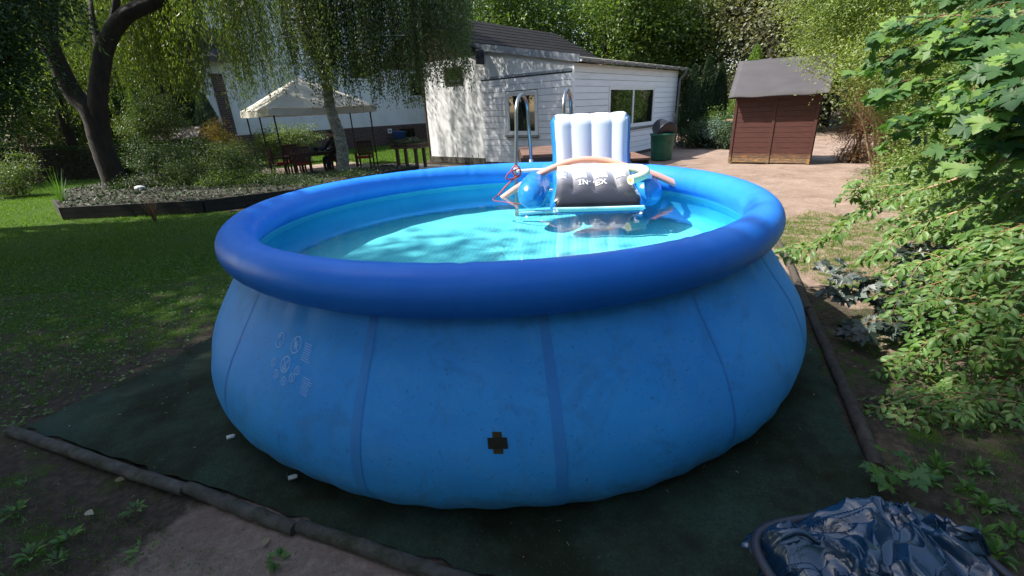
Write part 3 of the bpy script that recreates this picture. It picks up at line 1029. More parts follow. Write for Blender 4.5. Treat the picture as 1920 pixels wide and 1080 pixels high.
    for x, y in ((508, 681), (512, 703), (526, 717), (541, 711), (552, 697)):
        flush()
        c = to_sq(x, y); ring_(*c, .0175, .0035)
        stroke([(c[0] - .010, c[1] + .012), (c[0] + .010, c[1] - .012)], .003)
        stroke([(c[0] + .006, c[1] + .008), (c[0] + .002, c[1] + .002), (c[0] - .004, c[1] - .009)], .003)
    flush()
    for (x, y), n in (((568, 647), 8), ((562, 712), 8)):
        c = to_sq(x, y)
        for q in range(n):
            yy = c[1] - q * .0095 + .006; x0 = c[0]; 
            xx = x0
            end = x0 + random.uniform(.045, .062)
            while xx < end:
                l = random.uniform(.004, .010)
                stroke([(xx, yy - (xx - x0) * .12), (xx + l, yy - (xx + l - x0) * .12)], .0034)
                xx += l + .0018
    pm.build('warning_text', M['print'], t)['kind'] = 'stuff'
    return t


pool = build_pool()

# white fittings and pale things lying by the foot of the pool
def cap(x, y, label):
    p = atz(x, y, .02)
    t = thing('plastic_cap', label, 'cap', (p[0], p[1], .018))
    mb = MB(); mb.tube([(p[0] - .02, p[1] - .006, .032), (p[0] + .012, p[1] + .004, .034), (p[0] + .022, p[1] + .007, .034)], [.013, .013, .009], 12); mb.build('cap_body', M['whiteplastic'], t, True)
    return t
cap(434, 822, 'small white cap lying alone at the left foot of the pool')
t = cap(550, 898, 'white plastic cap with a dark ring, at the foot of the pool')
p = atz(540, 896, .02)
mb = MB(); mb.tube([(p[0] - .004, p[1], .03), (p[0] + .006, p[1] + .003, .031)], .016, 12); mb.build('cap_ring', M['blackplastic'], t, True)

# ================================================================== POOL LADDER, PLATFORM, FLOATS
def build_ladder():
    t = thing('pool_ladder', 'stainless steel pool ladder with two tall hoops over the back of the ring', 'ladder', (.5, 5.6, .9))
    for dx, zt in ((0, 0), (.53, .03)):
        a, b = np.array([.10 + dx, 5.28, 0]), np.array([.34 + dx, 6.06, 0])
        m_ = (a + b) / 2; w = (b - a) / 2 * .66
        pts = [a + (0, 0, .66), a * .9 + m_ * .1 + (0, 0, 1.2), m_ - w * 1.06 + (0, 0, 1.62 + zt)]
        for q in np.linspace(np.pi, 0, 9):
            pts.append(m_ + w * math.cos(q) + np.array([0, 0, 1.76 + zt + .22 * math.sin(q)]))
        pts += [m_ + w * 1.06 + (0, 0, 1.62 + zt), b * .9 + m_ * .1 + (0, 0, 1.2), b + (0, 0, .02)]
        mb = MB(); mb.tube(spline(pts, 5), .021, 14)
        mb.build('rail', M['steel'], t, True)
        for q in (pts[1], pts[-2]):
            mb = MB(); mb.tube([q - (0, 0, .02), q + (0, 0, .02)], .027, 10); mb.build('clamp', M['whiteplastic'], t)
    for k, z in enumerate((.68, .93, 1.16)):
        MB().box((.12, 5.23, z), (.64, 5.33, z + .028)).build('step', M['whiteplastic'], t, bevel=.006)
    mb = MB(); mb.tube([(.34, 6.06, 1.0), (.87, 6.06, 1.0)], .015, 8); mb.build('cross_bar', M['steel'], t, True)
build_ladder()

t = thing('wooden_platform', 'brown wooden deck platform behind the pool at the ladder', 'platform', (.95, 6.85, 0))
for k in range(7):
    y = 6.15 + k * .2
    MB().box((.22, y, 1.235), (1.62, y + .192, 1.268 + .003 * (k % 2))).build('deck_board', M['deckwood'], t, bevel=.004, seg=1)
MB().box((.20, 6.12, 1.07), (1.64, 6.147, 1.232)).build('fascia_board', M['darkwood'], t)
MB().box((.20, 7.56, 1.07), (1.64, 7.587, 1.232)).build('fascia_board', M['darkwood'], t)
for x in (.20, 1.61): MB().box((x, 6.15, 1.07), (x + .027, 7.555, 1.232)).build('side_beam', M['darkwood'], t)
for x in (.24, 1.5):
    for y in (6.2, 7.44): MB().box((x, y, -.05), (x + .09, y + .09, 1.07)).build('leg', M['darkwood'], t)
MB().box((0, 0, 0), (.62, .03, .12), X=(.62, 0, .78), Y=(0, 1, 0), Z=(-.78, 0, .62), O=(.34, 6.16, .62)).build('brace', M['darkwood'], t)
# dark steps to the right of it
t = thing('wooden_steps', 'dark brown closed wooden steps right of the pool platform', 'steps', (2.05, 7.0, 0))
for k in range(3):
    x0, h = 1.70 + k * .32, 1.12 - k * .30
    MB().box((x0, 6.5, h - .035), (x0 + .33, 7.4, h)).build('tread', M['deckwood'], t, bevel=.004, seg=1)
    for b in range(int(h / .15)):
        MB().box((x0 + .01, 6.52, b * .15 + .004), (x0 + .315, 6.54, b * .15 + .146)).build('side_board', M['brownbox'], t)
    MB().box((x0 + .29, 6.545, 0), (x0 + .315, 7.38, h - .04)).build('riser', M['brownbox'], t)

# rope tied to the rail, its tail in the water
rp = [(.11, 5.26, 1.10), (.06, 5.22, 1.20), (.13, 5.20, 1.24), (.16, 5.22, 1.15), (.08, 5.22, 1.10), (-.02, 5.15, 1.02), (-.10, 5.08, .95), (-.16, 5.0, .91), (-.02, 4.85, .905), (.13, 4.75, .90), (.24, 4.72, .90)]
mb = MB(); mb.tube(spline(rp, 6), .008, 7)
mb.tube(spline([(.15, 5.23, 1.21), (.03, 5.20, 1.17), (.0, 5.21, 1.10), (.14, 5.22, 1.12), (.16, 5.25, 1.18)], 6), .008, 7)
tag(mb.build('mooring_rope', M['rope'], None, True), 'red rope knotted to the left ladder rail and trailing into the water', 'rope')


def cushion(w, l, th, nch, n=64, edge=.10, deep=.55, low=0.0, taper=0.0):
    """inflated mattress panel: front grid, back grid; local x across, y up its length, z its thickness"""
    u = np.linspace(0, 1, n); v = np.linspace(0, 1, n)
    U_, V_ = np.meshgrid(u, v, indexing='ij')
    fe = lambda q, e: np.clip(np.minimum(q, 1 - q) / e, 0, 1)
    env = np.sqrt(1 - (1 - fe(U_, edge)) ** 2) * np.sqrt(1 - (1 - fe(V_, edge * w / l)) ** 2)
    chan = np.abs(np.sin(np.pi * nch * U_)) ** .8
    endf = fe(V_, .16) ** .7 * np.clip((V_ - low) / .18, 0, 1)
    h = th / 2 * env * (1 - deep * (1 - chan) * endf)
    # rounded corners
    X = (U_ - .5) * w; Y = V_ * l
    cr = .1 * w
    for sx in (-1, 1):
        for yc in (0, 1):
            dx = np.clip(sx * X - (w / 2 - cr), 0, None); dy = np.clip((yc * 2 - 1) * (Y - l / 2) - (l / 2 - cr), 0, None)
            rr = np.hypot(dx, dy); s = np.where(rr > 1e-6, np.minimum(1, np.maximum(dx, dy) / np.maximum(rr, 1e-6)), 1)
            X = np.where((dx > 0) & (dy > 0), sx * (w / 2 - cr + dx * s), X)
            Y = np.where((dx > 0) & (dy > 0), l / 2 + (yc * 2 - 1) * (l / 2 - cr + dy * s), Y)
    X = X * (1 + .012 * np.sin(V_ * 9)) * (1 - taper * V_)
    Y = Y + .012 * chan * np.clip(V_ - .85, 0, 1) / .15
    return U_, V_, X, Y, h


def inflate(name, parent, w, l, th, nch, O, XA, YA, ZA, front, back, rim=.07, **k):
    U_, V_, X, Y, h = cushion(w, l, th, nch, **k)
    n = U_.shape[0]
    XA, YA, ZA = (nrm(np.array(a, float)) for a in (XA, YA, ZA)); O = np.array(O, float)
    Fv = O + X[..., None] * XA + Y[..., None] * YA + h[..., None] * ZA
    Bv = O + X[..., None] * XA + Y[..., None] * YA - h[..., None] * ZA * 1.0
    V = np.concatenate([Fv.reshape(-1, 3), Bv.reshape(-1, 3)])
    i = np.arange(n - 1)[:, None] * n + np.arange(n - 1)[None]
    A = np.stack([i, i + n, i + n + 1, i + 1], -1).reshape(-1, 4)
    B = A[:, ::-1] + n * n
    Fs = np.concatenate([A, B])
    me = mesh(name, V, Fs, True)
    me.materials.append(front); me.materials.append(back)
    uc = (U_[:-1, :-1] + .5 / n).ravel(); 
    fm = ((uc < rim) | (uc > 1 - rim)).astype(np.int32)
    me.polygons.foreach_set('material_index', np.concatenate([fm, np.ones(len(B), np.int32)]))
    uv = me.uv_layers.new(name='UVMap')
    uu = np.concatenate([np.stack([U_, V_], -1).reshape(-1, 2)] * 2)
    uv.data.foreach_set('uv', uu[Fs.ravel()].astype(np.float32).ravel())
    bm = bmesh.new(); bm.from_mesh(me); bmesh.ops.remove_doubles(bm, verts=bm.verts, dist=.0006); bm.to_mesh(me); bm.free()
    return link(name, me, parent)


def fat_tube(name, parent, pts, rad, mat, n=40, k=60, pucker=.004, cap_white=None):
    P = spline(pts, 10)
    P = np.array([P[int(q)] for q in np.linspace(0, len(P) - 1, min(k, len(P)))])
    s = np.linspace(0, 1, len(P))
    prof = np.clip(np.sin(np.pi * np.clip(s / .30, 0, 1) / 2), 0, 1) ** .55 * np.clip(np.sin(np.pi * np.clip((1 - s) / .30, 0, 1) / 2), 0, 1) ** .55
    V, Fs = tube_np(P, np.maximum(rad * prof, .004), n, False)
    V = V.reshape(len(P), n, 3)
    a = np.arange(n) / n * 2 * np.pi
    for i in range(len(P)):
        amp = pucker * (np.sin(a * 9 + i) * .4 + np.sin(s[i] * 80) * .8) * np.exp(-((a - np.pi * 1.5) / 1.0) ** 2)
        V[i] += (V[i] - P[i]) / (rad + 1e-6) * amp[:, None]
    me = mesh(name, V.reshape(-1, 3), Fs, True)
    return link(name, me, parent, mat)


def build_float():
    t = thing('inflatable_lounge_chair', 'big inflatable pool armchair with white ribbed backrest floating in the pool', 'pool float', (.92, 4.7, .9))
    # backrest
    XA = np.array([1, -.07, 0]); YA = np.array([-.01, .16, 1.0]); ZA = np.cross(nrm(XA), nrm(YA))
    inflate('backrest', t, .84, .86, .24, 4, (.93, 5.00, .90), XA, YA, ZA, M['pvc_white'], M['pvc_blue'], rim=.045, n=80, edge=.15, deep=.17)
    # footrest sloping to the water
    FW, FL = .90, .57
    XA = np.array([1, -.10, 0]); YA = np.array([.02, .54, .38]); ZA = np.cross(nrm(XA), nrm(YA))
    f = inflate('footrest', t, FW, FL, .19, 4, (.84, 4.20, .90), XA, YA, ZA, M['footprint'], M['pvc_blue'], rim=.055, n=80, edge=.14, deep=.48, low=.25, taper=.17)
    XA, YA, ZA = nrm(XA), nrm(YA), nrm(ZA)
    O = np.array([.83, 4.20, .90])
    # pale underside collar at the waterline
    mb = MB(); mb.tube(spline([(.42, 4.21, .935), (.83, 4.145, .937), (1.25, 4.12, .935)], 8), .022, 12)
    mb.build('footrest_underside', M['pvc_teal'], t, True)
    # seat between
    inflate('seat', t, .72, .62, .2, 4, (.92, 4.62, 1.0), (1, -.08, 0), (.02, 1, -.12), (0, .12, 1), M['pvc_white'], M['pvc_blue'], n=40)
    # armrests: fat tubes with puckered round ends
    fat_tube('armrest', t, [(.245, 4.40, 1.0), (.25, 4.6, 1.03), (.30, 4.85, 1.06), (.42, 5.12, 1.07)], .145, M['pvc_blue'], pucker=.006)
    fat_tube('armrest', t, [(1.36, 4.28, .99), (1.37, 4.47, 1.02), (1.36, 4.75, 1.05), (1.32, 5.08, 1.06)], .142, M['pvc_blue'], pucker=.006)
    mb = MB(); mb.tube([(1.33, 4.42, 1.13), (1.33, 4.44, 1.165)], [.07, .075], 20); mb.build('cup_holder', M['pvc_white'], t, True)
    mb = MB(); mb.box((-.05, -.012, 0), (.07, .012, .19), X=(.35, -.6, -.2), Y=(1, .3, 0), Z=(.4, .1, -.85), O=(1.20, 4.26, 1.07)); mb.build('white_band', M['pvc_white'], t, bevel=.006)
    # print on the footrest: follows the ribbed surface
    from_h = cushion(FW, FL, .19, 4, n=81, edge=.14, deep=.48, low=.25, taper=.17)
    def surf(u, v, off=.004):
        iu = np.clip(u * 80, 0, 79.999); iv = np.clip(v * 80, 0, 79.999)
        a, b = int(iu), int(iv); fu, fv = iu - a, iv - b
        g = lambda A: A[a, b] * (1 - fu) * (1 - fv) + A[a + 1, b] * fu * (1 - fv) + A[a, b + 1] * (1 - fu) * fv + A[a + 1, b + 1] * fu * fv
        X, Y, h = g(from_h[2]), g(from_h[3]), g(from_h[4])
        return O + X * XA + Y * YA + (h + off) * ZA
    def patch(u0, u1, v0, v1, off, nm, mat, par):
        nu, nv = 10, 8
        V = [surf(u0 + (u1 - u0) * i / nu, v0 + (v1 - v0) * j / nv, off) for i in range(nu + 1) for j in range(nv + 1)]
        return link(nm, mesh(nm, V, [(i * (nv + 1) + j, (i + 1) * (nv + 1) + j, (i + 1) * (nv + 1) + j + 1, i * (nv + 1) + j + 1) for i in range(nu) for j in range(nv)], True), par, mat)
    for k, (u0, u1) in enumerate(((.10, .235), (.28, .48), (.53, .73), (.77, .89))):
        patch(u0, u1, .64, .84, .003, 'warning_label', M['label'], t)
        inkm = MB()
        for r_ in range(5):
            for c_ in range(3):
                if random.random() < .75:
                    a = u0 + .012 + c_ * (u1 - u0 - .02) / 3; b = .66 + r_ * .034
                    V = [surf(a, b, .005), surf(a + random.uniform(.02, .045), b, .005), surf(a + random.uniform(.02, .045), b + .012, .005), surf(a, b + .012, .005)]
                    inkm.add(V, [(0, 1, 2, 3)])
        inkm.build('label_print', M['ink'] if k else M['bluecloth'], t)
    # the word on the footrest, serif capitals drawn with strokes
    wm = MB()
    def st(pts, w):
        pts = np.array(pts, float); fine = []
        for a, b in zip(pts[:-1], pts[1:]):
            fine += [a + (b - a) * q for q in np.linspace(0, 1, 7)[:-1]]
        fine.append(pts[-1]); pts = np.array(fine)
        T = nrm(np.gradient(pts, axis=0)); N = np.stack([-T[:, 1], T[:, 0]], -1) * np.array([1 / FW, 1 / FL])
        T2 = pts * np.array([1 / FW, 1 / FL])
        A = [surf(*(p + n * w / 2), .0055) for p, n in zip(T2, N)]; B = [surf(*(p - n * w / 2), .0055) for p, n in zip(T2, N)]
        wm.add(A + B, [(i, i + 1, len(A) + i + 1, len(A) + i) for i in range(len(A) - 1)])
    x, y, hh = .305, .27, .054
    def serif(cx, cy, w=.022): st([(cx - w / 2, cy), (cx + w / 2, cy)], .006)
    st([(x, y), (x, y + hh)], .013); serif(x, y, .030); serif(x, y + hh, .030)              # I
    x += .034
    st([(x, y), (x, y + hh)], .008); st([(x, y + hh), (x + .045, y)], .013); st([(x + .045, y), (x + .045, y + hh)], .008); serif(x, y); serif(x, y + hh); serif(x + .045, y + hh)   # N
    x += .068
    st([(x - .008, y + hh * .80), (x + .012, y + hh * 1.02), (x + .055, y + hh * 1.12)], .010); st([(x + .03, y + hh * 1.1), (x + .022, y - .012)], .011)   # T with its swoosh
    x += .070
    st([(x, y), (x, y + hh)], .012)
    for q in (0, .5, 1): st([(x, y + hh * q), (x + .034, y + hh * q)], .009)
    x += .050
    st([(x, y), (x + .048, y + hh)], .008); st([(x, y + hh), (x + .048, y)], .013); serif(x, y); serif(x, y + hh); serif(x + .048, y); serif(x + .048, y + hh)
    wm.build('lettering', M['label'], t)
    return t
build_float()


def noodle(name, label, pts, r, mat, core=None):
    t = thing(name, label, 'pool noodle', pts[0])
    P = spline(pts, 10)
    V, Fs = tube_np(P, r, 20, True)
    me = mesh('foam_tube', V, Fs, True)
    link('foam_tube', me, t, M[mat])
    for e, d in ((P[0], P[0] - P[1]), (P[-1], P[-1] - P[-2])):
        d = nrm(d)
        mb = MB(); mb.tube([e - d * .001, e + d * .003], r * .38, 12); mb.build('hole', M[core or 'darkwood'], t)
noodle('pool_noodle', 'pink foam noodle arching across the inflatable chair into the water', [(-.06, 4.96, .93), (.13, 4.90, 1.06), (.40, 4.82, 1.21), (.70, 4.78, 1.31), (1.0, 4.74, 1.305), (1.22, 4.66, 1.24), (1.50, 4.56, 1.15), (1.90, 4.47, .96)], .032, 'pink')
noodle('pool_noodle', 'pale yellow foam noodle bent double on the chair, open end facing forward', [(.52, 4.68, 1.235), (.85, 4.66, 1.245), (1.15, 4.62, 1.235), (1.32, 4.54, 1.23), (1.34, 4.42, 1.21), (1.26, 4.30, 1.19), (1.14, 4.22, 1.175)], .042, 'yellow', 'yellow_core')

# ================================================================== GARDEN HOUSE
HK = np.array([2.13, 14.70]); HU = nrm(np.array([-.762, .647])); HV = nrm(np.array([.648, .762]))


def hp(u, v, z): q = HK + HU * u + HV * v; return np.array([q[0], q[1], z])


def plane_hit(x, y, o, d):
    """s along d (from o) and height where the sight line meets a vertical facade"""
    r = ray(x, y)
    A = np.array([[r[0], -d[0]], [r[1], -d[1]]]); q = np.linalg.solve(A, np.array(o))
    return q[1], CAM_H + r[2] * q[0]


def hbox(u0, v0, z0, u1, v1, z1, mb=None):
    mb = mb or MB()
    return mb.box((u0, v0, z0), (u1, v1, z1), (*HU, 0), (*HV, 0), (*HK, 0))


def siding(parent, along, z1, L, hole, pitch=.192, mat='siding', jit=.003):
    """horizontal boards one by one, cut round a window; along: function (s0,z0,s1,z1,proud) -> MB"""
    z = .10
    while z < z1 - .02:
        zt = min(z + pitch - .012, z1)
        segs = [(0.0, L, z, zt)]
        if hole and zt > hole[1] and z < hole[3]:
            segs = [(0.0, hole[0], z, zt), (hole[2], L, z, zt)]
            if z < hole[1] - .02: segs.append((hole[0], hole[2], z, hole[1] - .002))
            if zt > hole[3] + .02: segs.append((hole[0], hole[2], hole[3] + .002, zt))
        for s0, s1, zz0, zz1 in segs:
            along(s0 + .002, zz0, s1 - .002, zz1, .018 + random.uniform(0, jit)).build('siding_board', M[mat], parent)
        z += pitch


def window(parent, mk, s0, z0, s1, z1, nsash, name='window'):
    """mk(s0,z0,s1,z1,d0,d1) makes a box on the facade from depth d0 to d1 outward"""
    fr = mk(s0, z0, s1, z0 + .07, -.05, .03)
    mk(s0, z1 - .07, s1, z1, -.05, .03, fr)
    mk(s0, z0 + .07, s0 + .07, z1 - .07, -.05, .03, fr); mk(s1 - .07, z0 + .07, s1, z1 - .07, -.05, .03, fr)
    w = fr.build(name, M['white_pvc'], parent)
    ss = np.linspace(s0 + .07, s1 - .07, nsash + 1)
    for a, b in zip(ss[:-1], ss[1:]):
        sb = mk(a + .002, z0 + .072, b - .002, z0 + .125, -.03, .018); mk(a + .002, z1 - .125, b - .002, z1 - .072, -.03, .018, sb)
        mk(a + .002, z0 + .125, a + .055, z1 - .125, -.03, .018, sb); mk(b - .055, z0 + .125, b - .002, z1 - .125, -.03, .018, sb)
        sb.build('sash', M['white_pvc'], w)
        mk(a + .055, z0 + .125, b - .055, z1 - .125, -.012, -.002).build('pane', M['glass'], w)
    mk(s0 - .05, z0 - .07, s1 + .05, z0 - .003, -.05, .09).build('sill', M['zinc'], w)
    return w


def build_house():
    t = thing('garden_house', 'white weatherboarded garden house with dark felt roof behind the pool', 'house', hp(0, 0, 0))
    UB, VL, UA = 3.74, 8.2, 6.75
    # core walls (a few cm behind the boards)
    hbox(.03, .03, 0, UB, VL - .03, 2.98).build('wall', M['siding_joint'], t)
    # left facade: from K along U, outward is -V
    def mkL(s0, z0, s1, z1, d0, d1=None, mb=None):
        if d1 is None: d0, d1 = -.03, d0
        return hbox(s0, -d1, z0, s1, -d0, z1, mb)
    def mkR(s0, z0, s1, z1, d0, d1=None, mb=None):
        if d1 is None: d0, d1 = -.03, d0
        return hbox(-d1, s0, z0, -d0, s1, z1, mb)
    a, b = plane_hit(952, 260, HK, HU), plane_hit(1008, 175, HK, HU)
    wl = (min(a[0], b[0]), 1.02, max(a[0], b[0]), 2.36)
    siding(t, lambda s0, z0, s1, z1, p: mkL(s0, z0, s1, z1, p), 2.80, UB, (wl[0] - .02, wl[1] - .1, wl[2] + .02, wl[3] + .02))
    window(t, mkL, *wl, 1)
    a, b = plane_hit(1139, 240, HK, HV), plane_hit(1228, 163, HK, HV)
    wr = (min(a[0], b[0]), 1.02, max(a[0], b[0]), 2.42)
    siding(t, lambda s0, z0, s1, z1, p: mkR(s0, z0, s1, z1, p), 3.02, VL, (wr[0] - .02, wr[1] - .1, wr[2] + .02, wr[3] + .02))
    window(t, mkR, *wr, 2)
    # fill above/below the windows' cut boards
    for mk, w in ((mkL, wl), (mkR, wr)):
        mk(w[0] - .018, w[3] - .003, w[2] + .018, w[3] + .018, -.02, .028).build('window_head', M['white_pvc'], t)
    # corner post, base strip, trims
    hbox(-.032, -.032, .08, .03, .028, 3.0).build('corner_post', M['siding'], t)
    mkL(.04, 2.815, UB, 2.885, -.02, .05).build('trim_rail', M['flashing'], t)
    mkL(.04, 0, UB, .09, -.01, .004).build('base_strip', M['kerb'], t)
    mkR(.04, 0, VL, .09, -.01, .004).build('base_strip', M['kerb'], t)
    # white band between trim and sloping verge
    mb = MB()
    V = [hp(0, -.02, 2.885), hp(UB, -.02, 2.885), hp(UB, -.02, 3.74), hp(0, -.02, 3.10), hp(0, .05, 2.885), hp(UB, .05, 2.885), hp(UB, .05, 3.74), hp(0, .05, 3.10)]
    mb.add(V, [(0, 1, 2, 3), (7, 6, 5, 4), (0, 4, 5, 1), (1, 5, 6, 2), (2, 6, 7, 3), (3, 7, 4, 0)])
    mb.build('gable_panel', M['whitewall'], t)
    # low roof
    def slope(u0, z0, u1, z1, v0, v1, th, name, mat):
        V = [hp(u0, v0, z0), hp(u1, v0, z1), hp(u1, v1, z1), hp(u0, v1, z0)]
        V += [p - np.array([0, 0, th]) for p in V]
        return MB().add(V, [(0, 1, 2, 3), (7, 6, 5, 4), (0, 4, 5, 1), (1, 5, 6, 2), (2, 6, 7, 3), (3, 7, 4, 0)]).build(name, mat, t)
    slope(-.22, 3.15, UB, 3.86, -.06, VL + .25, .09, 'low_roof', M['felt_light'])
    slope(-.24, 3.22, UB + .1, 3.95, -.11, -.065, .20, 'verge_flashing', M['flashing'])
    # gutter along the right facade
    gz = 3.07
    P = []
    for q in np.linspace(0, np.pi, 9): P.append((-.30 + .07 * math.cos(q), gz + .03 - .07 * math.sin(q)))
    vs_ = np.linspace(-.10, VL + .28, 30)
    V = [hp(u, v, z - .004 * 0) for v in vs_ for u, z in P]
    k = len(P)
    Fs = [(i * k + j, i * k + j + 1, (i + 1) * k + j + 1, (i + 1) * k + j) for i in range(len(vs_) - 1) for j in range(k - 1)] + [tuple(range(k)), tuple((len(vs_) - 1) * k + j for j in range(k))]
    gut = link('gutter', mesh('gutter', V, Fs, True), t, M['zinc'])
    for v in np.arange(.35, VL, .78):
        hbox(-.385, v, gz - .055, -.215, v + .03, gz + .05).build('bracket', M['zinc'], gut)
    mb = MB(); mb.tube(spline([hp(-.30, VL + .1, 3.03), hp(-.29, VL + .1, 2.9), hp(-.10, VL + .08, 2.7), hp(-.10, VL + .06, 2.4), hp(-.10, VL + .06, .35), hp(-.12, VL + .05, .18), hp(-.30, VL - .05, .06), hp(-.5, VL - .1, .04)], 6), .05, 12)
    mb.build('downpipe', M['zinc'], t, True)
    mkR(.02, 2.935, VL, 3.02, .02, .035).build('eaves_board', M['oldrender'], t)
    # higher part on the left with steep roof
    UR, ZE = 6.3, 3.72
    s, z = None, None
    ridge = plane_hit(885, 38, hp(UR, 0, 0)[:2], HV)
    ZR = ridge[1]
    hbox(UB + .01, -.01, 0, UA, .25, 3.598).build('rendered_wall', M['oldrender'], t)
    hbox(UB + .02, .26, 0, UA - .02, VL, 3.65).build('rear_wall', M['oldrender'], t)
    V = [hp(UB, -.012, 3.60), hp(UA + .6, -.012, 3.6), hp(UR, -.012, ZR - .1), hp(UB, .2, 3.60), hp(UA + .6, .2, 3.6), hp(UR, .2, ZR - .1)]
    MB().add(V, [(0, 1, 2), (5, 4, 3), (0, 3, 4, 1), (1, 4, 5, 2), (2, 5, 3, 0)]).build('gable', M['darkwood'], t)
    slope(UB - .32, ZE - .05, UR, ZR, -.35, VL + .1, .10, 'steep_roof', M['felt'])
    slope(UR, ZR, UA + 2.2, ZE - .05, -.35, VL + .1, .10, 'steep_roof', M['felt'])
    nrow = 9
    for k in range(1, nrow):
        f_ = k / nrow
        u = UB - .32 + (UR - UB + .32) * f_; z = ZE - .05 + (ZR - ZE + .05) * f_
        hbox(u, -.35, z - .01, u + .012, VL + .1, z + .014).build('felt_lap', M['felt'], t)
    hbox(UB - .40, -.45, ZE - .45, UB - .22, -.18, ZE - .02).build('eaves_box', M['blackplastic'], t, bevel=.03)
    mb = MB(); mb.tube([hp(UB - .34, -.40, ZE - .1), hp(UB - .34, VL, ZE - .1)], .06, 8); mb.build('gutter', M['zinc'], t, True)
    a, b = plane_hit(868, 157, HK, HU), plane_hit(833, 128, HK, HU)
    s0, s1 = sorted((a[0], b[0]))
    z0, z1 = sorted((a[1], b[1]))
    fr = mkL(s0, z0, s1, z1, .012, .05); w = fr.build('window', M['darkwood'], t)
    mkL(s0 + .05, z0 + .05, s1 - .05, z1 - .05, .052, .06).build('pane', M['glass'], w)
    mkL(UB + .02, 0, UA + .05, .22, .012, .04).build('plinth', M['kerb'], t)
    hbox(UA + .005, -.05, 0, UA + .05, .26, 3.59).build('corner_trim', M['darkwood'], t)
    # thin standing pipes against the rendered wall
    for (x, y), h in (((858, 295), .75), ((887, 300), .35), ((898, 300), .42)):
        s, z = plane_hit(x, y, hp(0, -.25, 0)[:2], HU)
        p = hp(s, -.25, 0)
        mb = MB(); mb.tube([p, p + (0, 0, h)], .012, 6); mb.build('pipe', M['zinc'], t, True)
build_house()

# water butt with an upturned black tub on it
bx, by = 5.35, 16.0
t = thing('water_butt', 'green plastic rain barrel at the right corner of the garden house', 'barrel', (bx, by, 0))
mb = MB(); pr = [(0, .33), (.04, .34), (.4, .37), (.78, .395), (.80, .42), (.85, .42), (.86, .39)]
mb.tube([(bx, by, z) for z, r_ in pr], [r_ for z, r_ in pr], 28); mb.build('barrel_body', M['greenplastic'], t, True)
for z in (.25, .55):
    r_ = .355 + z * .045; mb = MB(); mb.tube([(bx, by, z), (bx, by, z + .03)], r_ + .008, 28); mb.build('hoop', M['greenplastic'], t, True)
t = thing('black_tub', 'black plastic tub tipped over on top of the green rain barrel', 'tub', (bx - .02, by, .86))
mb = MB()
d = nrm(np.array([.25, -1, -.35])); o = np.array([bx + .0, by + .02, .98])
mb.tube([o - d * .26, o - d * .25, o + d * .24, o + d * .25, o + d * .30, o + d * .30], [.10, .27, .32, .35, .35, .31], 28); mb.build('tub_body', M['blackplastic'], t, True)
mb = MB(); mb.tube([o + d * .301, o + d * .306], .30, 28); mb.build('tub_opening', M['blackplastic'], t)

# ================================================================== MAIN HOUSE (far left)
MA = np.array([-10.26, 29.97]); MD = nrm(np.array([.69340455, .7205485])); MN = np.array([-MD[1], MD[0]])     # MN: into the building


def mpt(s, d, z): q = MA + MD * s + MN * d; return np.array([q[0], q[1], z])


def mbox(s0, d0, z0, s1, d1, z1, mb=None):
    return (mb or MB()).box((s0, d0, z0), (s1, d1, z1), (*MD, 0), (*MN, 0), (*MA, 0))


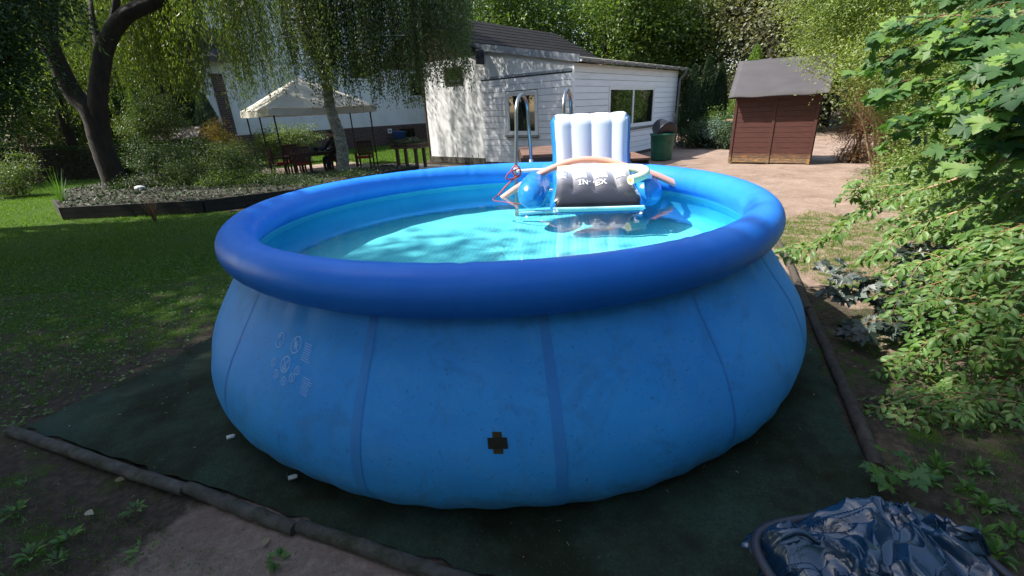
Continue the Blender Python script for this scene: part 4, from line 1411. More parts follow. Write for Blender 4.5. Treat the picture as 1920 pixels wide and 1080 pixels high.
def build_main_house():
    t = thing('main_house', 'tall white gabled dwelling with brick plinth behind the willow and gazebo', 'house', mpt(0, 0, 0))
    S0, S1 = -6.75, 11.5
    mbox(S0, 0, 1.2, S1, 8, 5.0).build('wall', M['whitewall'], t)
    # gable triangle
    sm = (S0 + S1) / 2
    V = [mpt(S0 + .01, .002, 5.0), mpt(S1 - .01, .002, 5.0), mpt(sm, .002, 13.2), mpt(S0 + .01, 7.9, 5.0), mpt(S1 - .01, 7.9, 5.0), mpt(sm, 7.9, 13.2)]
    MB().add(V, [(0, 1, 2), (5, 4, 3), (0, 3, 4, 1), (1, 4, 5, 2), (2, 5, 3, 0)]).build('gable', M['whitewall'], t)
    pl = MB(); mbox(0, -.04, 0, S1 - S0, .3, 1.2, None)
    o = bpy.data.objects.new('plinth', mesh('plinth', MB().box((0, -.05, 0), (S1 - S0 + .05, .5, 1.2)).v, MB().box((0, -.05, 0), (S1 - S0 + .05, .5, 1.2)).f))
    col.objects.link(o); o.data.materials.append(M['brick']); o.parent = t
    q = mpt(S0, 0, 0); o.location = Vector(q) - t.location; o.rotation_euler = (0, 0, math.atan2(MD[1], MD[0]))
    o = bpy.data.objects.new('brick_pier', mesh('brick_pier', MB().box((0, -.06, 1.2), (.55, -.002, 4.2)).v, MB().box((0, 0, 0), (1, 1, 1)).f))
    col.objects.link(o); o.data.materials.append(M['brick']); o.parent = t
    q = mpt(S0 + .35, 0, 0); o.location = Vector(q) - t.location; o.rotation_euler = (0, 0, math.atan2(MD[1], MD[0]))
    # roof planes with tile courses
    for sg in (-1, 1):
        e, r_ = (S0 - .7, sm) if sg < 0 else (S1 + .7, sm)
        V = [mpt(e, -.5, 4.4), mpt(r_, -.5, 13.35), mpt(r_, 8.4, 13.35), mpt(e, 8.4, 4.4)]
        V += [p - np.array([0, 0, .25]) for p in V]
        MB().add(V, [(0, 1, 2, 3), (7, 6, 5, 4), (0, 4, 5, 1), (1, 5, 6, 2), (2, 6, 7, 3), (3, 7, 4, 0)]).build('roof', M['tile'], t)
    # tile-hung lean-to strip and dark clad bay at the left corner
    V = [mpt(S0 - .3, -.9, 4.85), mpt(S0 + 1.6, -.9, 4.85), mpt(S0 + 1.6, 0, 5.7), mpt(S0 - .3, 0, 5.7)]
    V += [p - np.array([0, 0, .15]) for p in V]
    ts = MB().add(V, [(0, 1, 2, 3), (7, 6, 5, 4), (0, 4, 5, 1), (1, 5, 6, 2), (2, 6, 7, 3), (3, 7, 4, 0)]).build('bay_roof', M['tile'], t)
    for r_ in range(5):
        for c_ in range(8):
            a = S0 - .28 + c_ * .235; f_ = r_ / 5
            MB().box((a, -.9 + f_ * .9, 0), (a + .22, -.9 + f_ * .9 + .2, .035), (*MD, 0), (*nrm(MN), .85 / .9 * 1.0), (*MA, 4.86 - (-.9) * .944 * 0 + .85), (0, 0, 1)).build('tile', M['tile'], ts)
    mbox(S0 - .05, -.25, 5.55, S0 + 1.5, -.01, 8.6).build('clad_bay', M['darkwood'], t)
    for k in range(9):
        mbox(S0 - .05 + k * .172, -.275, 5.6, S0 - .05 + k * .172 + .15, -.252, 8.55).build('cladding_board', M['darkwood'], t)
    w = mbox(S0 + .75, -.31, 6.2, S0 + 1.35, -.28, 7.8).build('window', M['white_pvc'], t)
    mbox(S0 + .83, -.32, 6.28, S0 + 1.27, -.312, 7.72).build('pane', M['glass'], w)
    # downpipe at the left corner
    mb = MB(); mb.tube(spline([mpt(S0 - .5, -.5, 4.5), mpt(S0 - .15, -.3, 4.2), mpt(S0 - .1, -.16, 3.9), mpt(S0 - .1, -.16, .1)], 6), .075, 10); mb.build('downpipe', M['whiteplastic'], t, True)
    # window with ledge behind the birch
    def on(x, y): return plane_hit(x, y, MA, MD)
    s0, z0 = on(765, 185); s1, _ = on(801, 183)
    w = mbox(s0 + .1, -.04, z0 + .1, s1 - .1, .0 - .003, z0 + 1.7).build('window', M['white_pvc'], t)
    mbox(s0 + .2, -.055, z0 + .2, s1 - .2, -.042, z0 + 1.6).build('pane', M['glass'], w)
    mbox(s0 - .05, -.14, z0 - .06, s1 + .05, -.003, z0 + .06).build('sill', M['stone'], w)
    s0, z0 = on(655, 150); s1, _ = on(700, 150)
    w = mbox(s0, -.04, z0, s1, -.003, z0 + 1.6).build('window', M['white_pvc'], t)
    mbox(s0 + .1, -.055, z0 + .1, s1 - .1, -.042, z0 + 1.5).build('pane', M['glass'], w)
    # vent and cellar window in the plinth
    s0, z0 = on(727, 250)
    v = mbox(s0, -.075, z0, s0 + .30, -.052, z0 + .28).build('vent', M['whiteplastic'], t)
    for k in range(2): mbox(s0 + .05 + k * .11, -.082, z0 + .08, s0 + .13 + k * .11, -.076, z0 + .2).build('slot', M['blackplastic'], v)
    s0, z0 = on(750, 258); s1, z1 = on(776, 240)
    c_ = mbox(s0, -.056, z0, s1, -.052, z1).build('cellar_window', M['glass'], t)
    for k in range(7): mbox(s0 + .05 + k * (s1 - s0) / 7, -.075, z1 - .3, s0 + .09 + k * (s1 - s0) / 7, -.06, z1 + .12).build('bar', M['darkwood'], c_)
    # pale string course under the eaves
    mbox(S0 + .6, -.02, 4.7, S1 - .02, -.003, 4.85).build('string_course', M['stone'], t)
build_main_house()
q0 = mpt(3.7, -.9, 0)
t = thing('blue_tub', 'blue plastic tub by the cellar window of the brick plinth', 'tub', q0)
mb = MB(); mb.tube([q0 + (0, 0, .38), q0 + (0, 0, .40), q0 + (0, 0, .76), q0 + (0, 0, .8)], [.34, .38, .46, .5], 18); mb.build('tub_body', M['bluecloth'], t, True)
mb = MB(); mb.tube([q0, q0 + (0, 0, .38)], .3, 12); mb.build('stand', M['kerb'], t, True)

# ================================================================== SHED
def build_shed():
    L, Rr = np.array([6.88, 14.28]), np.array([8.60, 13.09])
    W = np.linalg.norm(Rr - L); D = (Rr - L) / W; Nn = np.array([-D[1], D[0]])      # Nn points away from the front
    dep, zf = 1.35, 2.02
    t = thing('garden_shed', 'small oxblood-red boarded shed with black felt gable roof on bare earth', 'shed', (*((L + Rr) / 2), 0))
    bx_ = lambda a, b: MB().box(a, b, (*D, 0), (*Nn, 0), (*L, 0))
    bx_((.03, .03, .03), (W - .03, dep - .03, zf + .02)).build('wall', M['siding_joint'], t)
    nb = 14; ph_ = (zf - .02) / nb
    for k in range(nb):
        z = .02 + k * ph_
        for a, b in ((.055, W / 2 - .035), (W / 2 + .035, W - .055)):
            bx_((a, .0 + random.uniform(0, .004), z), (b, .028, z + ph_ - .008)).build('board', M['oxblood'], t)
        for a, b in ((.055, dep / 2 - .03), (dep / 2 + .03, dep - .055)):
            bx_((W - .028, a, z), (W + random.uniform(-.004, 0), b, z + ph_ - .008)).build('board', M['oxblood'], t)
            bx_((0 + random.uniform(0, .004), a, z), (.028, b, z + ph_ - .008)).build('board', M['oxblood'], t)
    for a in (-.02, W / 2 - .034, W - .052): bx_((a, -.022, 0), (a + .07, .054, zf)).build('post', M['oxblood'], t)
    for a in (dep / 2 - .03, dep - .05):
        bx_((W - .05, a, 0), (W + .022, a + .06, zf)).build('post', M['oxblood'], t)
        bx_((-.022, a, 0), (.05, a + .06, zf)).build('post', M['oxblood'], t)
    # gables
    zr = 2.86
    for u in (0.0, W - .03):
        V = [(u, .02, zf), (u, dep - .02, zf), (u, dep / 2, zr - .08), (u + .03, .02, zf), (u + .03, dep - .02, zf), (u + .03, dep / 2, zr - .08)]
        V = [np.array([*(L + D * a + Nn * b), c]) for a, b, c in V]
        MB().add(V, [(0, 2, 1), (3, 4, 5), (0, 1, 4, 3), (1, 2, 5, 4), (2, 0, 3, 5)]).build('gable', M['oxblood'], t)
    # roof with slightly wavy felt
    for sg in (0, 1):
        n, m_ = 16, 8
        e0 = -.34 if sg == 0 else dep + .3
        V = []
        for th in (0, -.035):
            for i in range(n + 1):
                for j in range(m_ + 1):
                    u = -.17 + (W + .34) * i / n; f_ = j / m_
                    b = e0 + (dep / 2 - e0) * f_; z = zf - .15 + (zr - zf + .15) * f_
                    z += .006 * math.sin(i * 1.3 + j) + (.012 * math.sin(i * .9) if j == 0 else 0) + th
                    V.append(np.array([*(L + D * u + Nn * b), z]))
        N1 = (n + 1) * (m_ + 1)
        Fs = []
        for i in range(n):
            for j in range(m_):
                a = i * (m_ + 1) + j
                Fs += [(a, a + m_ + 1, a + m_ + 2, a + 1), (a + N1, a + 1 + N1, a + m_ + 2 + N1, a + m_ + 1 + N1)]
            a = i * (m_ + 1); Fs.append((a, a + N1, a + m_ + 1 + N1, a + m_ + 1))
        for j in range(m_):
            for a in (j, n * (m_ + 1) + j): Fs.append((a, a + 1, a + 1 + N1, a + N1))
        MB().add(V, Fs).build('roof', M['shedfelt'], t, True)
    bx_((-.16, -.30, zf - .20), (W + .16, -.28, zf - .14)).build('eaves_board', M['oxblood'], t)
    bx_((-.22, .06, 1.22), (-.022, .16, 1.26)).build('latch', M['drystem'], t)
build_shed()
p = at(1397, 130, 17.5)
t = thing('blue_marker', 'light blue plastic strip on a stake behind the red shed', 'marker', (p[0], p[1], 0))
mb = MB(); mb.tube([(p[0], p[1], 0), (p[0], p[1], p[2] + .2)], .02, 6); mb.build('stake', M['darkwood'], t, True)
MB().box((p[0] - .08, p[1] - .03, p[2] - .4), (p[0] + .08, p[1] - .022, p[2] + .2)).build('strip', pbr('light_blue_plastic', (.2, .55, .75), .4), t)

# ================================================================== GAZEBO AND ITS FURNITURE
def gp(a, b, z=0.0): q = GZ_N + gd * a + gn * b; return np.array([q[0], q[1], z])


def build_gazebo():
    t = thing('gazebo', 'cream canvas party gazebo on thin brown poles over the garden table', 'gazebo', gp(1.6, 1.8))
    A, B = 3.19, 3.6
    n = 44
    u = np.linspace(-1, 1, n)
    U_, V_ = np.meshgrid(u, u, indexing='ij')
    mm = np.maximum(abs(U_), abs(V_))
    hgt = 2.20 + 1.06 * (1 - mm) ** 1.12
    sag = .05 * np.sin(np.clip(mm, 0, 1) * np.pi) * (np.minimum(abs(U_), abs(V_)) / np.maximum(mm, .01)) ** 2
    folds = .018 * np.sin(np.arctan2(V_, U_) * 26) * np.sin(mm * np.pi) + .012 * np.sin(U_ * 21) * np.sin(V_ * 17)
    zz = hgt + sag + folds - .03 * (1 - (np.minimum(abs(U_), abs(V_)))) * (mm > .98)
    XY = GZ_N + (U_[..., None] * .5 + .5) * A * 1.10 * gd + (V_[..., None] * .5 + .5) * B * 1.10 * gn - .05 * (A * gd + B * gn)
    V = np.concatenate([XY, zz[..., None]], -1).reshape(-1, 3)
    i = np.arange(n - 1)[:, None] * n + np.arange(n - 1)[None]
    Fs = np.stack([i, i + n, i + n + 1, i + 1], -1).reshape(-1, 4)
    link('canopy', mesh('canopy', V, Fs, True), t, M['canvas'])
    for c0, c1 in (((0, 0), (A, 0)), ((A, 0), (A, B)), ((A, B), (0, B)), ((0, B), (0, 0))):
        k = 40; P = []
        for j in range(k + 1):
            f_ = j / k
            a = c0[0] + (c1[0] - c0[0]) * f_; b = c0[1] + (c1[1] - c0[1]) * f_
            w = .010 * math.sin(j * 1.7) + .006 * math.sin(j * 3.1)
            sg = -.02 * math.sin(math.pi * f_)
            P.append((gp(a * 1.10 - .05 * A, b * 1.10 - .05 * B, 2.20 + sg - .02), gp(a * 1.11 - .055 * A + w, b * 1.11 - .055 * B + w, 1.985 + sg + .006 * math.sin(j * .9))))
        V = [p for pr_ in P for p in pr_]
        link('valance', mesh('valance', V, [(2 * j, 2 * j + 1, 2 * j + 3, 2 * j + 2) for j in range(k)], True), t, M['canvas'])
    for a, b in ((0, 0), (A, 0), (0, B), (A, B), (0, B / 2), (A, B / 2)):
        mb = MB(); mb.tube([gp(a, b, 0), gp(a, b, 2.17)], .026, 8); mb.build('pole', M['pole'], t, True)
    for (a, b), (c, d_) in (((0, 0), (A, 0)), ((A, 0), (A, B)), ((A, B), (0, B)), ((0, B), (0, 0))):
        mb = MB(); mb.tube([gp(a, b, 2.12), gp(c, d_, 2.12)], .016, 6); mb.build('frame_rail', M['pole'], t, True)
    for a, b in ((0, 0), (A, 0), (0, B), (A, B)):
        mb = MB(); mb.tube([gp(a, b, 2.15), gp(A / 2, B / 2, 3.10)], .016, 6); mb.build('rafter', M['pole'], t, True)
build_gazebo()


def chair(loc, rz, label, cushion_on=True, arms=True):
    t = thing('garden_chair', label, 'chair', loc, 'wooden garden chairs round the table under the gazebo', rz)
    def part(name, boxes, mat, bevel=0):
        mb = MB()
        for a, b in boxes: mb.box(a, b)
        me = mesh(name, mb.v, mb.f)
        o = link(name, me, None, M[mat]); o.parent = t
        return o
    for sx in (-1, 1):
        part('leg', [((sx * .25 - .025, -.24, 0), (sx * .25 + .025, -.19, .62 if arms else .43))], 'redwood')
        part('leg', [((sx * .25 - .025, .20, 0), (sx * .25 + .025, .25, 1.0))], 'redwood')
        if arms: part('armrest', [((sx * .25 - .035, -.27, .62), (sx * .25 + .035, .23, .65))], 'redwood')
    for k in range(6): part('seat_slat', [((-.25, -.24 + k * .078, .42), (.25, -.175 + k * .078, .44))], 'redwood')
    part('back_rail', [((-.225, .205, .93), (.225, .24, 1.0))], 'redwood'); part('back_rail', [((-.225, .205, .50), (.225, .24, .56))], 'redwood')
    for k in range(7): part('back_slat', [((-.205 + k * .06, .212, .56), (-.165 + k * .06, .232, .93))], 'redwood')
    if cushion_on: part('cushion', [((-.22, -.22, .441), (.22, .19, .49))], 'red')
    return t


def garden_table(loc, rz):
    t = thing('garden_table', 'dark wooden garden table under the cream gazebo', 'table', loc, None, rz)
    def part(name, a, b):
        mb = MB().box(a, b); o = link(name, mesh(name, mb.v, mb.f), None, M['darkwood']); o.parent = t
    for k in range(9): part('table_slat', (-.75, -.45 + k * .1, .71), (.75, -.358 + k * .1, .74))
    for sx in (-1, 1):
        for sy in (-1, 1): part('leg', (sx * .64 - .035, sy * .36 - .035, 0), (sx * .64 + .035, sy * .36 + .035, .71))
    part('apron', (-.6, -.38, .63), (.6, -.35, .708)); part('apron', (-.6, .35, .63), (.6, .38, .708))


TB = np.array([-6.72, 16.75, .016]); TA = math.atan2(gd[1], gd[0])
garden_table(TB, TA)
def tp(a, b, z=0.0):
    c, s = math.cos(TA), math.sin(TA); return np.array([TB[0] + c * a - s * b, TB[1] + s * a + c * b, .016 + z])
chair(tp(-.75, -.75), TA + R(168), 'empty garden chair with its back to the pool, beside the front gazebo pole')
chair(tp(-.55, .75), TA + R(8), 'garden chair with red cushion on the far side of the gazebo table')
chair(tp(-1.25, 0.1), TA + R(88), 'garden chair at the left end of the gazebo table, facing along it')
SEATP = tp(.50, -.50)
SEATR = TA + R(-70)
chair(SEATP, SEATR, 'garden chair carrying the seated person in dark clothes')
chair(tp(1.45, -.75), TA + R(-40), 'empty garden chair just right of the weeping tree trunk', True)


def simple_lathe(name, label, cat, p, prof, mat, part='body', n=14):
    t = thing(name, label, cat, p)
    mb = MB(); mb.tube([(p[0], p[1], p[2] + z) for z, r_ in prof], [r_ for z, r_ in prof], n); mb.build(part, M[mat], t, True)
    return t
simple_lathe('drinks_bottle', 'dark tall bottle standing on the gazebo table', 'bottle', tp(-.1, .1, .742), [(0, .04), (.18, .04), (.22, .015), (.3, .014), (.31, .014)], 'greenplastic')
t = simple_lathe('flower_pot', 'small potted plant on the gazebo table', 'plant pot', tp(.1, .2, .742), [(0, .06), (.12, .085), (.13, .09)], 'redwood')
pp = tp(.1, .2, .9)
link('plant_leaves', leaves_mesh('plant_leaves', *blob_leaves([pp], [(.13, .13, .13)], 160, .05, clump=.05, nclump=20)), t, M['broad'])
simple_lathe('mug', 'white mug on the gazebo table near the person', 'mug', tp(.4, -.2, .742), [(0, .035), (.02, .04), (.1, .04)], 'whiteplastic')
t = thing('newspaper', 'pale folded newspaper lying on the gazebo table', 'newspaper', tp(.35, .1, .742))
q = tp(.35, .1, .744); MB().box((-.2, -.14, 0), (.2, .14, .012), (math.cos(.5), math.sin(.5), 0), (-math.sin(.5), math.cos(.5), 0), q).build('pages', M['label'], t)
t = thing('checked_cloth', 'blue cloth bundle on the far end of the gazebo table', 'cloth', tp(.2, .33, .742))
q = tp(.25, .36, .75)
link('cloth_folds', mesh('cloth_folds', *(lambda P: (P[0], P[1]))(tube_np(spline([q + (-.22, 0, .02), q + (-.1, .02, .07), q + (.05, 0, .05), q + (.2, .02, .03)], 5), [.02] + [.07 + .015 * math.sin(i * 2.1) for i in range(14)] + [.02], 9)), True), t, M['bluecloth'])


# ------------------------------------------------------------------ person
def skin_body(name, parent, nodes, edges, mat, sub=2, root=0):
    me = bpy.data.meshes.new(name)
    me.from_pydata([Vector([float(x) for x in n[0]]) for n in nodes], edges, [])
    o = bpy.data.objects.new(name, me); col.objects.link(o)
    o.parent = parent
    md = o.modifiers.new('skin', 'SKIN'); md.use_smooth_shade = True
    if not me.skin_vertices:
        bpy.context.view_layer.objects.active = o
    if not me.skin_vertices: me.skin_vertices.new() if hasattr(me.skin_vertices, 'new') else None
    for i, n in enumerate(nodes):
        r_ = n[1] if hasattr(n[1], '__len__') else (n[1], n[1])
        me.skin_vertices[0].data[i].radius = r_
        me.skin_vertices[0].data[i].use_root = (i == root)
    s = o.modifiers.new('sub', 'SUBSURF'); s.levels = sub; s.render_levels = sub
    me.materials.append(mat)
    return o


def build_person():
    t = thing('person', 'person in dark clothes sitting at the gazebo table with arms on it', 'person', (*SEATP[:2], .016), None, SEATR)
    # local frame: faces -y, seat at .49
    N = [((0, .06, .58), (.15, .12)),                       # 0 pelvis
         ((0, .05, .78), (.135, .10)), ((0, .02, .98), (.16, .11)), ((0, -.02, 1.08), (.12, .09)), ((0, -.04, 1.16), (.055, .055)),
         ((0, -.06, 1.24), (.075, .085)), ((0, -.07, 1.32), (.085, .10)), ((0, -.06, 1.39), (.05, .06))]
    E = [(0, 1), (1, 2), (2, 3), (3, 4), (4, 5), (5, 6), (6, 7)]
    for sx in (-1, 1):
        k = len(N)
        N += [((sx * .19, -.02, 1.04), .06), ((sx * .25, -.14, .86), .047), ((sx * .17, -.36, .80), .034), ((sx * .13, -.43, .80), (.038, .02))]
        E += [(3, k), (k, k + 1), (k + 1, k + 2), (k + 2, k + 3)]
        h = k + 3
        for f_, (dx, L1) in enumerate(((-.03, .07), (-.01, .085), (.01, .08), (.03, .065))):
            j = len(N)
            N += [((sx * .13 + dx, -.43 - L1 * .6, .802), .0095), ((sx * .13 + dx, -.43 - L1, .79), .008)]
            E += [(h, j), (j, j + 1)]
        j = len(N)
        N += [((sx * .13 - sx * .05, -.44, .80), .011), ((sx * .13 - sx * .06, -.475, .795), .009)]; E += [(h, j), (j, j + 1)]
        k = len(N)
        N += [((sx * .11, -.05, .56), .09), ((sx * .13, -.40, .53), .068), ((sx * .13, -.43, .28), .05), ((sx * .13, -.40, .09), .036), ((sx * .13, -.52, .045), (.04, .03))]
        E += [(0, k), (k, k + 1), (k + 1, k + 2), (k + 2, k + 3), (k + 3, k + 4)]
    skin_body('body', t, N, E, M['shirt'])
    # face and neck skin over the continuous body: a head shell with nose, eyes and ears; hair above
    def ell(c, r_, n=14):
        V, F_ = [], []
        for i in range(n + 1):
            for j in range(n * 2):
                a, b = math.pi * i / n, math.pi * j / n
                V.append((c[0] + r_[0] * math.sin(a) * math.cos(b), c[1] + r_[1] * math.sin(a) * math.sin(b), c[2] + r_[2] * math.cos(a)))
        for i in range(n):
            for j in range(n * 2):
                j2 = (j + 1) % (2 * n); F_.append((i * 2 * n + j, (i + 1) * 2 * n + j, (i + 1) * 2 * n + j2, i * 2 * n + j2))
        return V, F_
    hd = MB(); hd.add(*ell((0, -.075, 1.30), (.083, .10, .125))); hd.add(*ell((0, -.178, 1.29), (.014, .02, .024), 6))
    for sx in (-1, 1): hd.add(*ell((sx * .085, -.06, 1.30), (.012, .022, .033), 6))
    o = link('head', mesh('head', hd.v, hd.f, True), None, M['skin']); o.parent = t
    for sx in (-1, 1):
        e = MB(); e.add(*ell((sx * .033, -.163, 1.315), (.013, .008, .008), 6)); q = link('eye', mesh('eye', e.v, e.f, True), None, M['hair']); q.parent = o
    e = MB(); e.add(*ell((0, -.166, 1.245), (.026, .008, .006), 6)); q = link('mouth', mesh('mouth', e.v, e.f, True), None, M['red']); q.parent = o
    e = MB(); e.add(*ell((0, -.055, 1.345), (.093, .108, .10))); q = link('hair', mesh('hair', e.v, e.f, True), None, M['hair']); q.parent = t
build_person()

# planter table by the rendered wall
pt = np.array([-3.45, 17.15])
t = thing('planter_table', 'rough wooden table carrying a tray, left of the rendered wall', 'table', (*pt, 0), None, R(-25))
for a, b, nm, mt__ in (((-.62, -.35, .70), (.62, .35, .75), 'tabletop', 'deckwood'), ((-.45, -.3, 0), (-.36, -.2, .7), 'leg', 'darkwood'), ((-.45, .2, 0), (-.36, .3, .7), 'leg', 'darkwood'), ((.36, -.3, 0), (.45, -.2, .7), 'leg', 'darkwood'), ((.36, .2, 0), (.45, .3, .7), 'leg', 'darkwood')):
    mb = MB().box(a, b); o = link(nm, mesh(nm, mb.v, mb.f), None, M[mt__]); o.parent = t
t = thing('plant_tray', 'shallow dark tray of low green plants on the rough wooden table', 'planter', (*pt, .752), None, R(-25))
mb = MB().box((-.6, -.33, 0), (.6, .33, .10)); o = link('tray', mesh('tray', mb.v, mb.f), None, M['darkwood']); o.parent = t
link('plants', leaves_mesh('plants', *blob_leaves([(*pt, .9)], [(.6, .38, .12)], 2200, .05, clump=.07, nclump=90)), t, M['thuja'])

# small roofed shelter on the left
p = atz(345, 290)
q = at(335, 262, 19.0); bx, by = q[0], q[1]
t = thing('bird_table', 'small dark wooden roofed bird table among the shrubs', 'bird table', (bx, by, 0))
for dx in (-.1, .5): MB().box((bx + dx, by - .03, 0), (bx + dx + .05, by + .02, 1.35)).build('post', M['darkwood'], t)
MB().box((bx - .5, by - .35, 1.0), (bx + .9, by + .35, 1.04)).build('tray', M['darkwood'], t)
V = [(bx - .75, by - .5, 1.35), (bx + 1.1, by - .5, 1.35), (bx + 1.0, by, 1.78), (bx - .65, by, 1.78), (bx + 1.1, by + .5, 1.35), (bx - .75, by + .5, 1.35)]
MB().add(V, [(0, 1, 2, 3), (3, 2, 4, 5), (0, 3, 5), (1, 4, 2), (0, 5, 4, 1)]).build('roof', M['darkwood'], t)
t = thing('stone_block', 'pale stone lying beside the big willow trunk', 'stone', (-10.2, 13.6, .25))
q = at(263, 358, 12.6)
bm_ = bmesh.new(); bmesh.ops.create_icosphere(bm_, subdivisions=2, radius=1)
for v in bm_.verts: v.co = Vector((q[0] + v.co.x * .14 * (1 + .2 * math.sin(v.co.y * 4)), q[1] + v.co.y * .1, .30 + v.co.z * .07))
me = bpy.data.meshes.new('rock'); bm_.to_mesh(me); bm_.free(); t.location = (q[0], q[1], .24)
link('rock', me, t, M['stone'])

# ================================================================== TUB WITH TARPAULIN
def build_tub():
    cx_, cy_, an = 1.14, .90, R(6)
    c, s = math.cos(an), math.sin(an)
    t = thing('storage_tub', 'large charcoal plastic tub at the edge of the ground mat', 'tub', (cx_, cy_, 0))
    def rr(hw, hh, z, k=40, rad=.09):
        P = []
        for i in range(k):
            a = 2 * np.pi * i / k + .01
            ca, sa = math.cos(a), math.sin(a)
            e = 5
            q = (abs(ca) ** e + abs(sa) ** e) ** (-1 / e)
            x, y = ca * q * hw, sa * q * hh
            P.append((cx_ + c * x - s * y, cy_ + s * x + c * y, z))
        return P
    lv = [rr(.30, .24, .02), rr(.345, .285, .40), rr(.345, .285, .405), rr(.33, .27, .40), rr(.29, .23, .05)]
    V = [p for l in lv for p in l]; k = 40
    Fs = [(i * k + j, i * k + (j + 1) % k, (i + 1) * k + (j + 1) % k, (i + 1) * k + j) for i in range(4) for j in range(k)] + [tuple(range(k))[::-1], tuple(4 * k + j for j in range(k))]
    link('tub_shell', mesh('tub_shell', V, Fs, True), t, M['tub'])
    P = rr(.355, .295, .415, 60); P.append(P[0])
    mb = MB(); mb.tube(P, .017, 10, caps=False); mb.build('rim', M['tub'], t, True)
    # tarpaulin heap
    from mathutils import noise as mn
    n = 230
    V = []
    def fold(x, y, ax, fr, sh, seed):
        a = math.radians(ax); u = (x * math.cos(a) + y * math.sin(a)) * fr
        w = mn.noise(Vector((x * 3.1 + seed, y * 3.1, seed))) * sh
        v = (u + w) % 1.0
        return abs(v * 2 - 1) ** 1.0
    for i in range(n):
        for j in range(n):
            u = i / (n - 1) * 2 - 1; v = j / (n - 1) * 2 - 1
            m_ = max(abs(u), abs(v))
            edge_w = 1 + .10 * mn.noise(Vector((u * 2.2, v * 2.2, 3)))
            x = u * .352 * edge_w; y = v * .290 * edge_w
            wx = mn.noise(Vector((x * 5, y * 5, 1.7))) * .16; wy = mn.noise(Vector((x * 5, y * 5, 8.1))) * .16
            X, Y = x + wx, y + wy
            r1 = 1 - abs(mn.noise(Vector((X * 5.2, Y * 3.4, 0.3)))) * 2.6
            r2 = 1 - abs(mn.noise(Vector((X * 10 + Y * 3, Y * 8, 5.2)))) * 2.4
            r3 = 1 - abs(mn.noise(Vector((X * 27, Y * 21 + X * 6, 9.2)))) * 2.2
            f1 = fold(X, Y, 35, 5.0, 1.3, 2.0); f2 = fold(X, Y, 120, 7.5, 1.6, 7.0)
            r4 = 1 - abs(mn.noise(Vector((X * 48 + Y * 14, Y * 34, 3.3)))) * 2.2
            dome = max(0, 1 - (u * u * .75 + v * v * .8)) ** .6
            h = .385 + .075 * dome + .060 * r1 * (.35 + dome) + .025 * r2 + 0.0105 * r3 + .0012 * r4 + .020 * f1 * dome + .010 * f2
            if m_ > .82:
                h -= (m_ - .82) * .42 * (1 + .8 * mn.noise(Vector((u * 3, v * 3, 20))))
            left = max(0, -u - .1) * .10
            h -= left * (1 - abs(v)) * .3
            px_, py_ = x + .03 * r2, y + .03 * r3
            V.append((cx_ + c * px_ - s * py_, cy_ + s * px_ + c * py_, h))
    i = np.arange(n - 1)[:, None] * n + np.arange(n - 1)[None]
    Fs = np.stack([i, i + n, i + n + 1, i + 1], -1).reshape(-1, 4)
    me = mesh('tarpaulin', np.array(V), Fs, True)
    o = link('tarpaulin', me, None, M['tarp'])
    md = o.modifiers.new('thick', 'SOLIDIFY'); md.thickness = .002
    tag(o, 'crumpled shiny navy tarpaulin heaped in the charcoal tub', 'tarpaulin')
build_tub()

# ================================================================== TREES WITH HANGING BRANCHES
def strands(tops, lens, leaf, spacing, spread, lean=(0, 0), aspect=.22, nper=2, gap=.0):
    """drooping twigs: returns stem polylines and the leaves on them"""
    P, D = [], []
    for tp_, ln in zip(tops, lens):
        k = max(3, int(ln / spacing))
        s = np.linspace(0, 1, k)
        ph = rng.random() * 6; am = rng.uniform(.02, .12)
        X = tp_[0] + lean[0] * s + am * np.sin(s * 4 + ph); Y = tp_[1] + lean[1] * s + am * np.cos(s * 3 + ph)
        Z = tp_[2] - ln * s
        q = np.stack([X, Y, Z], -1)
        q = np.repeat(q, nper, 0) + rng.normal(size=(k * nper, 3)) * spread
        P.append(q)
        D.append(np.column_stack([rng.normal(size=(k * nper, 2)) * .5, -np.ones(k * nper)]))
    P = np.concatenate(P); D = nrm(np.concatenate(D))
    n = len(P)
    L = leaf * rng.uniform(.6, 1.3, n)
    return P, D, nrm(rng.normal(size=(n, 3)) + np.array([-.6, -.3, .3])), L, L * aspect


def hanging_lines(tops, lens, step=3):
    mb = MB()
    for tp_, ln in list(zip(tops, lens))[::step]:
        mb.tube([tp_, (tp_[0], tp_[1], tp_[2] - ln * .5), (tp_[0], tp_[1], tp_[2] - ln)], [.008, .006, .003], 3, caps=False)
    return mb


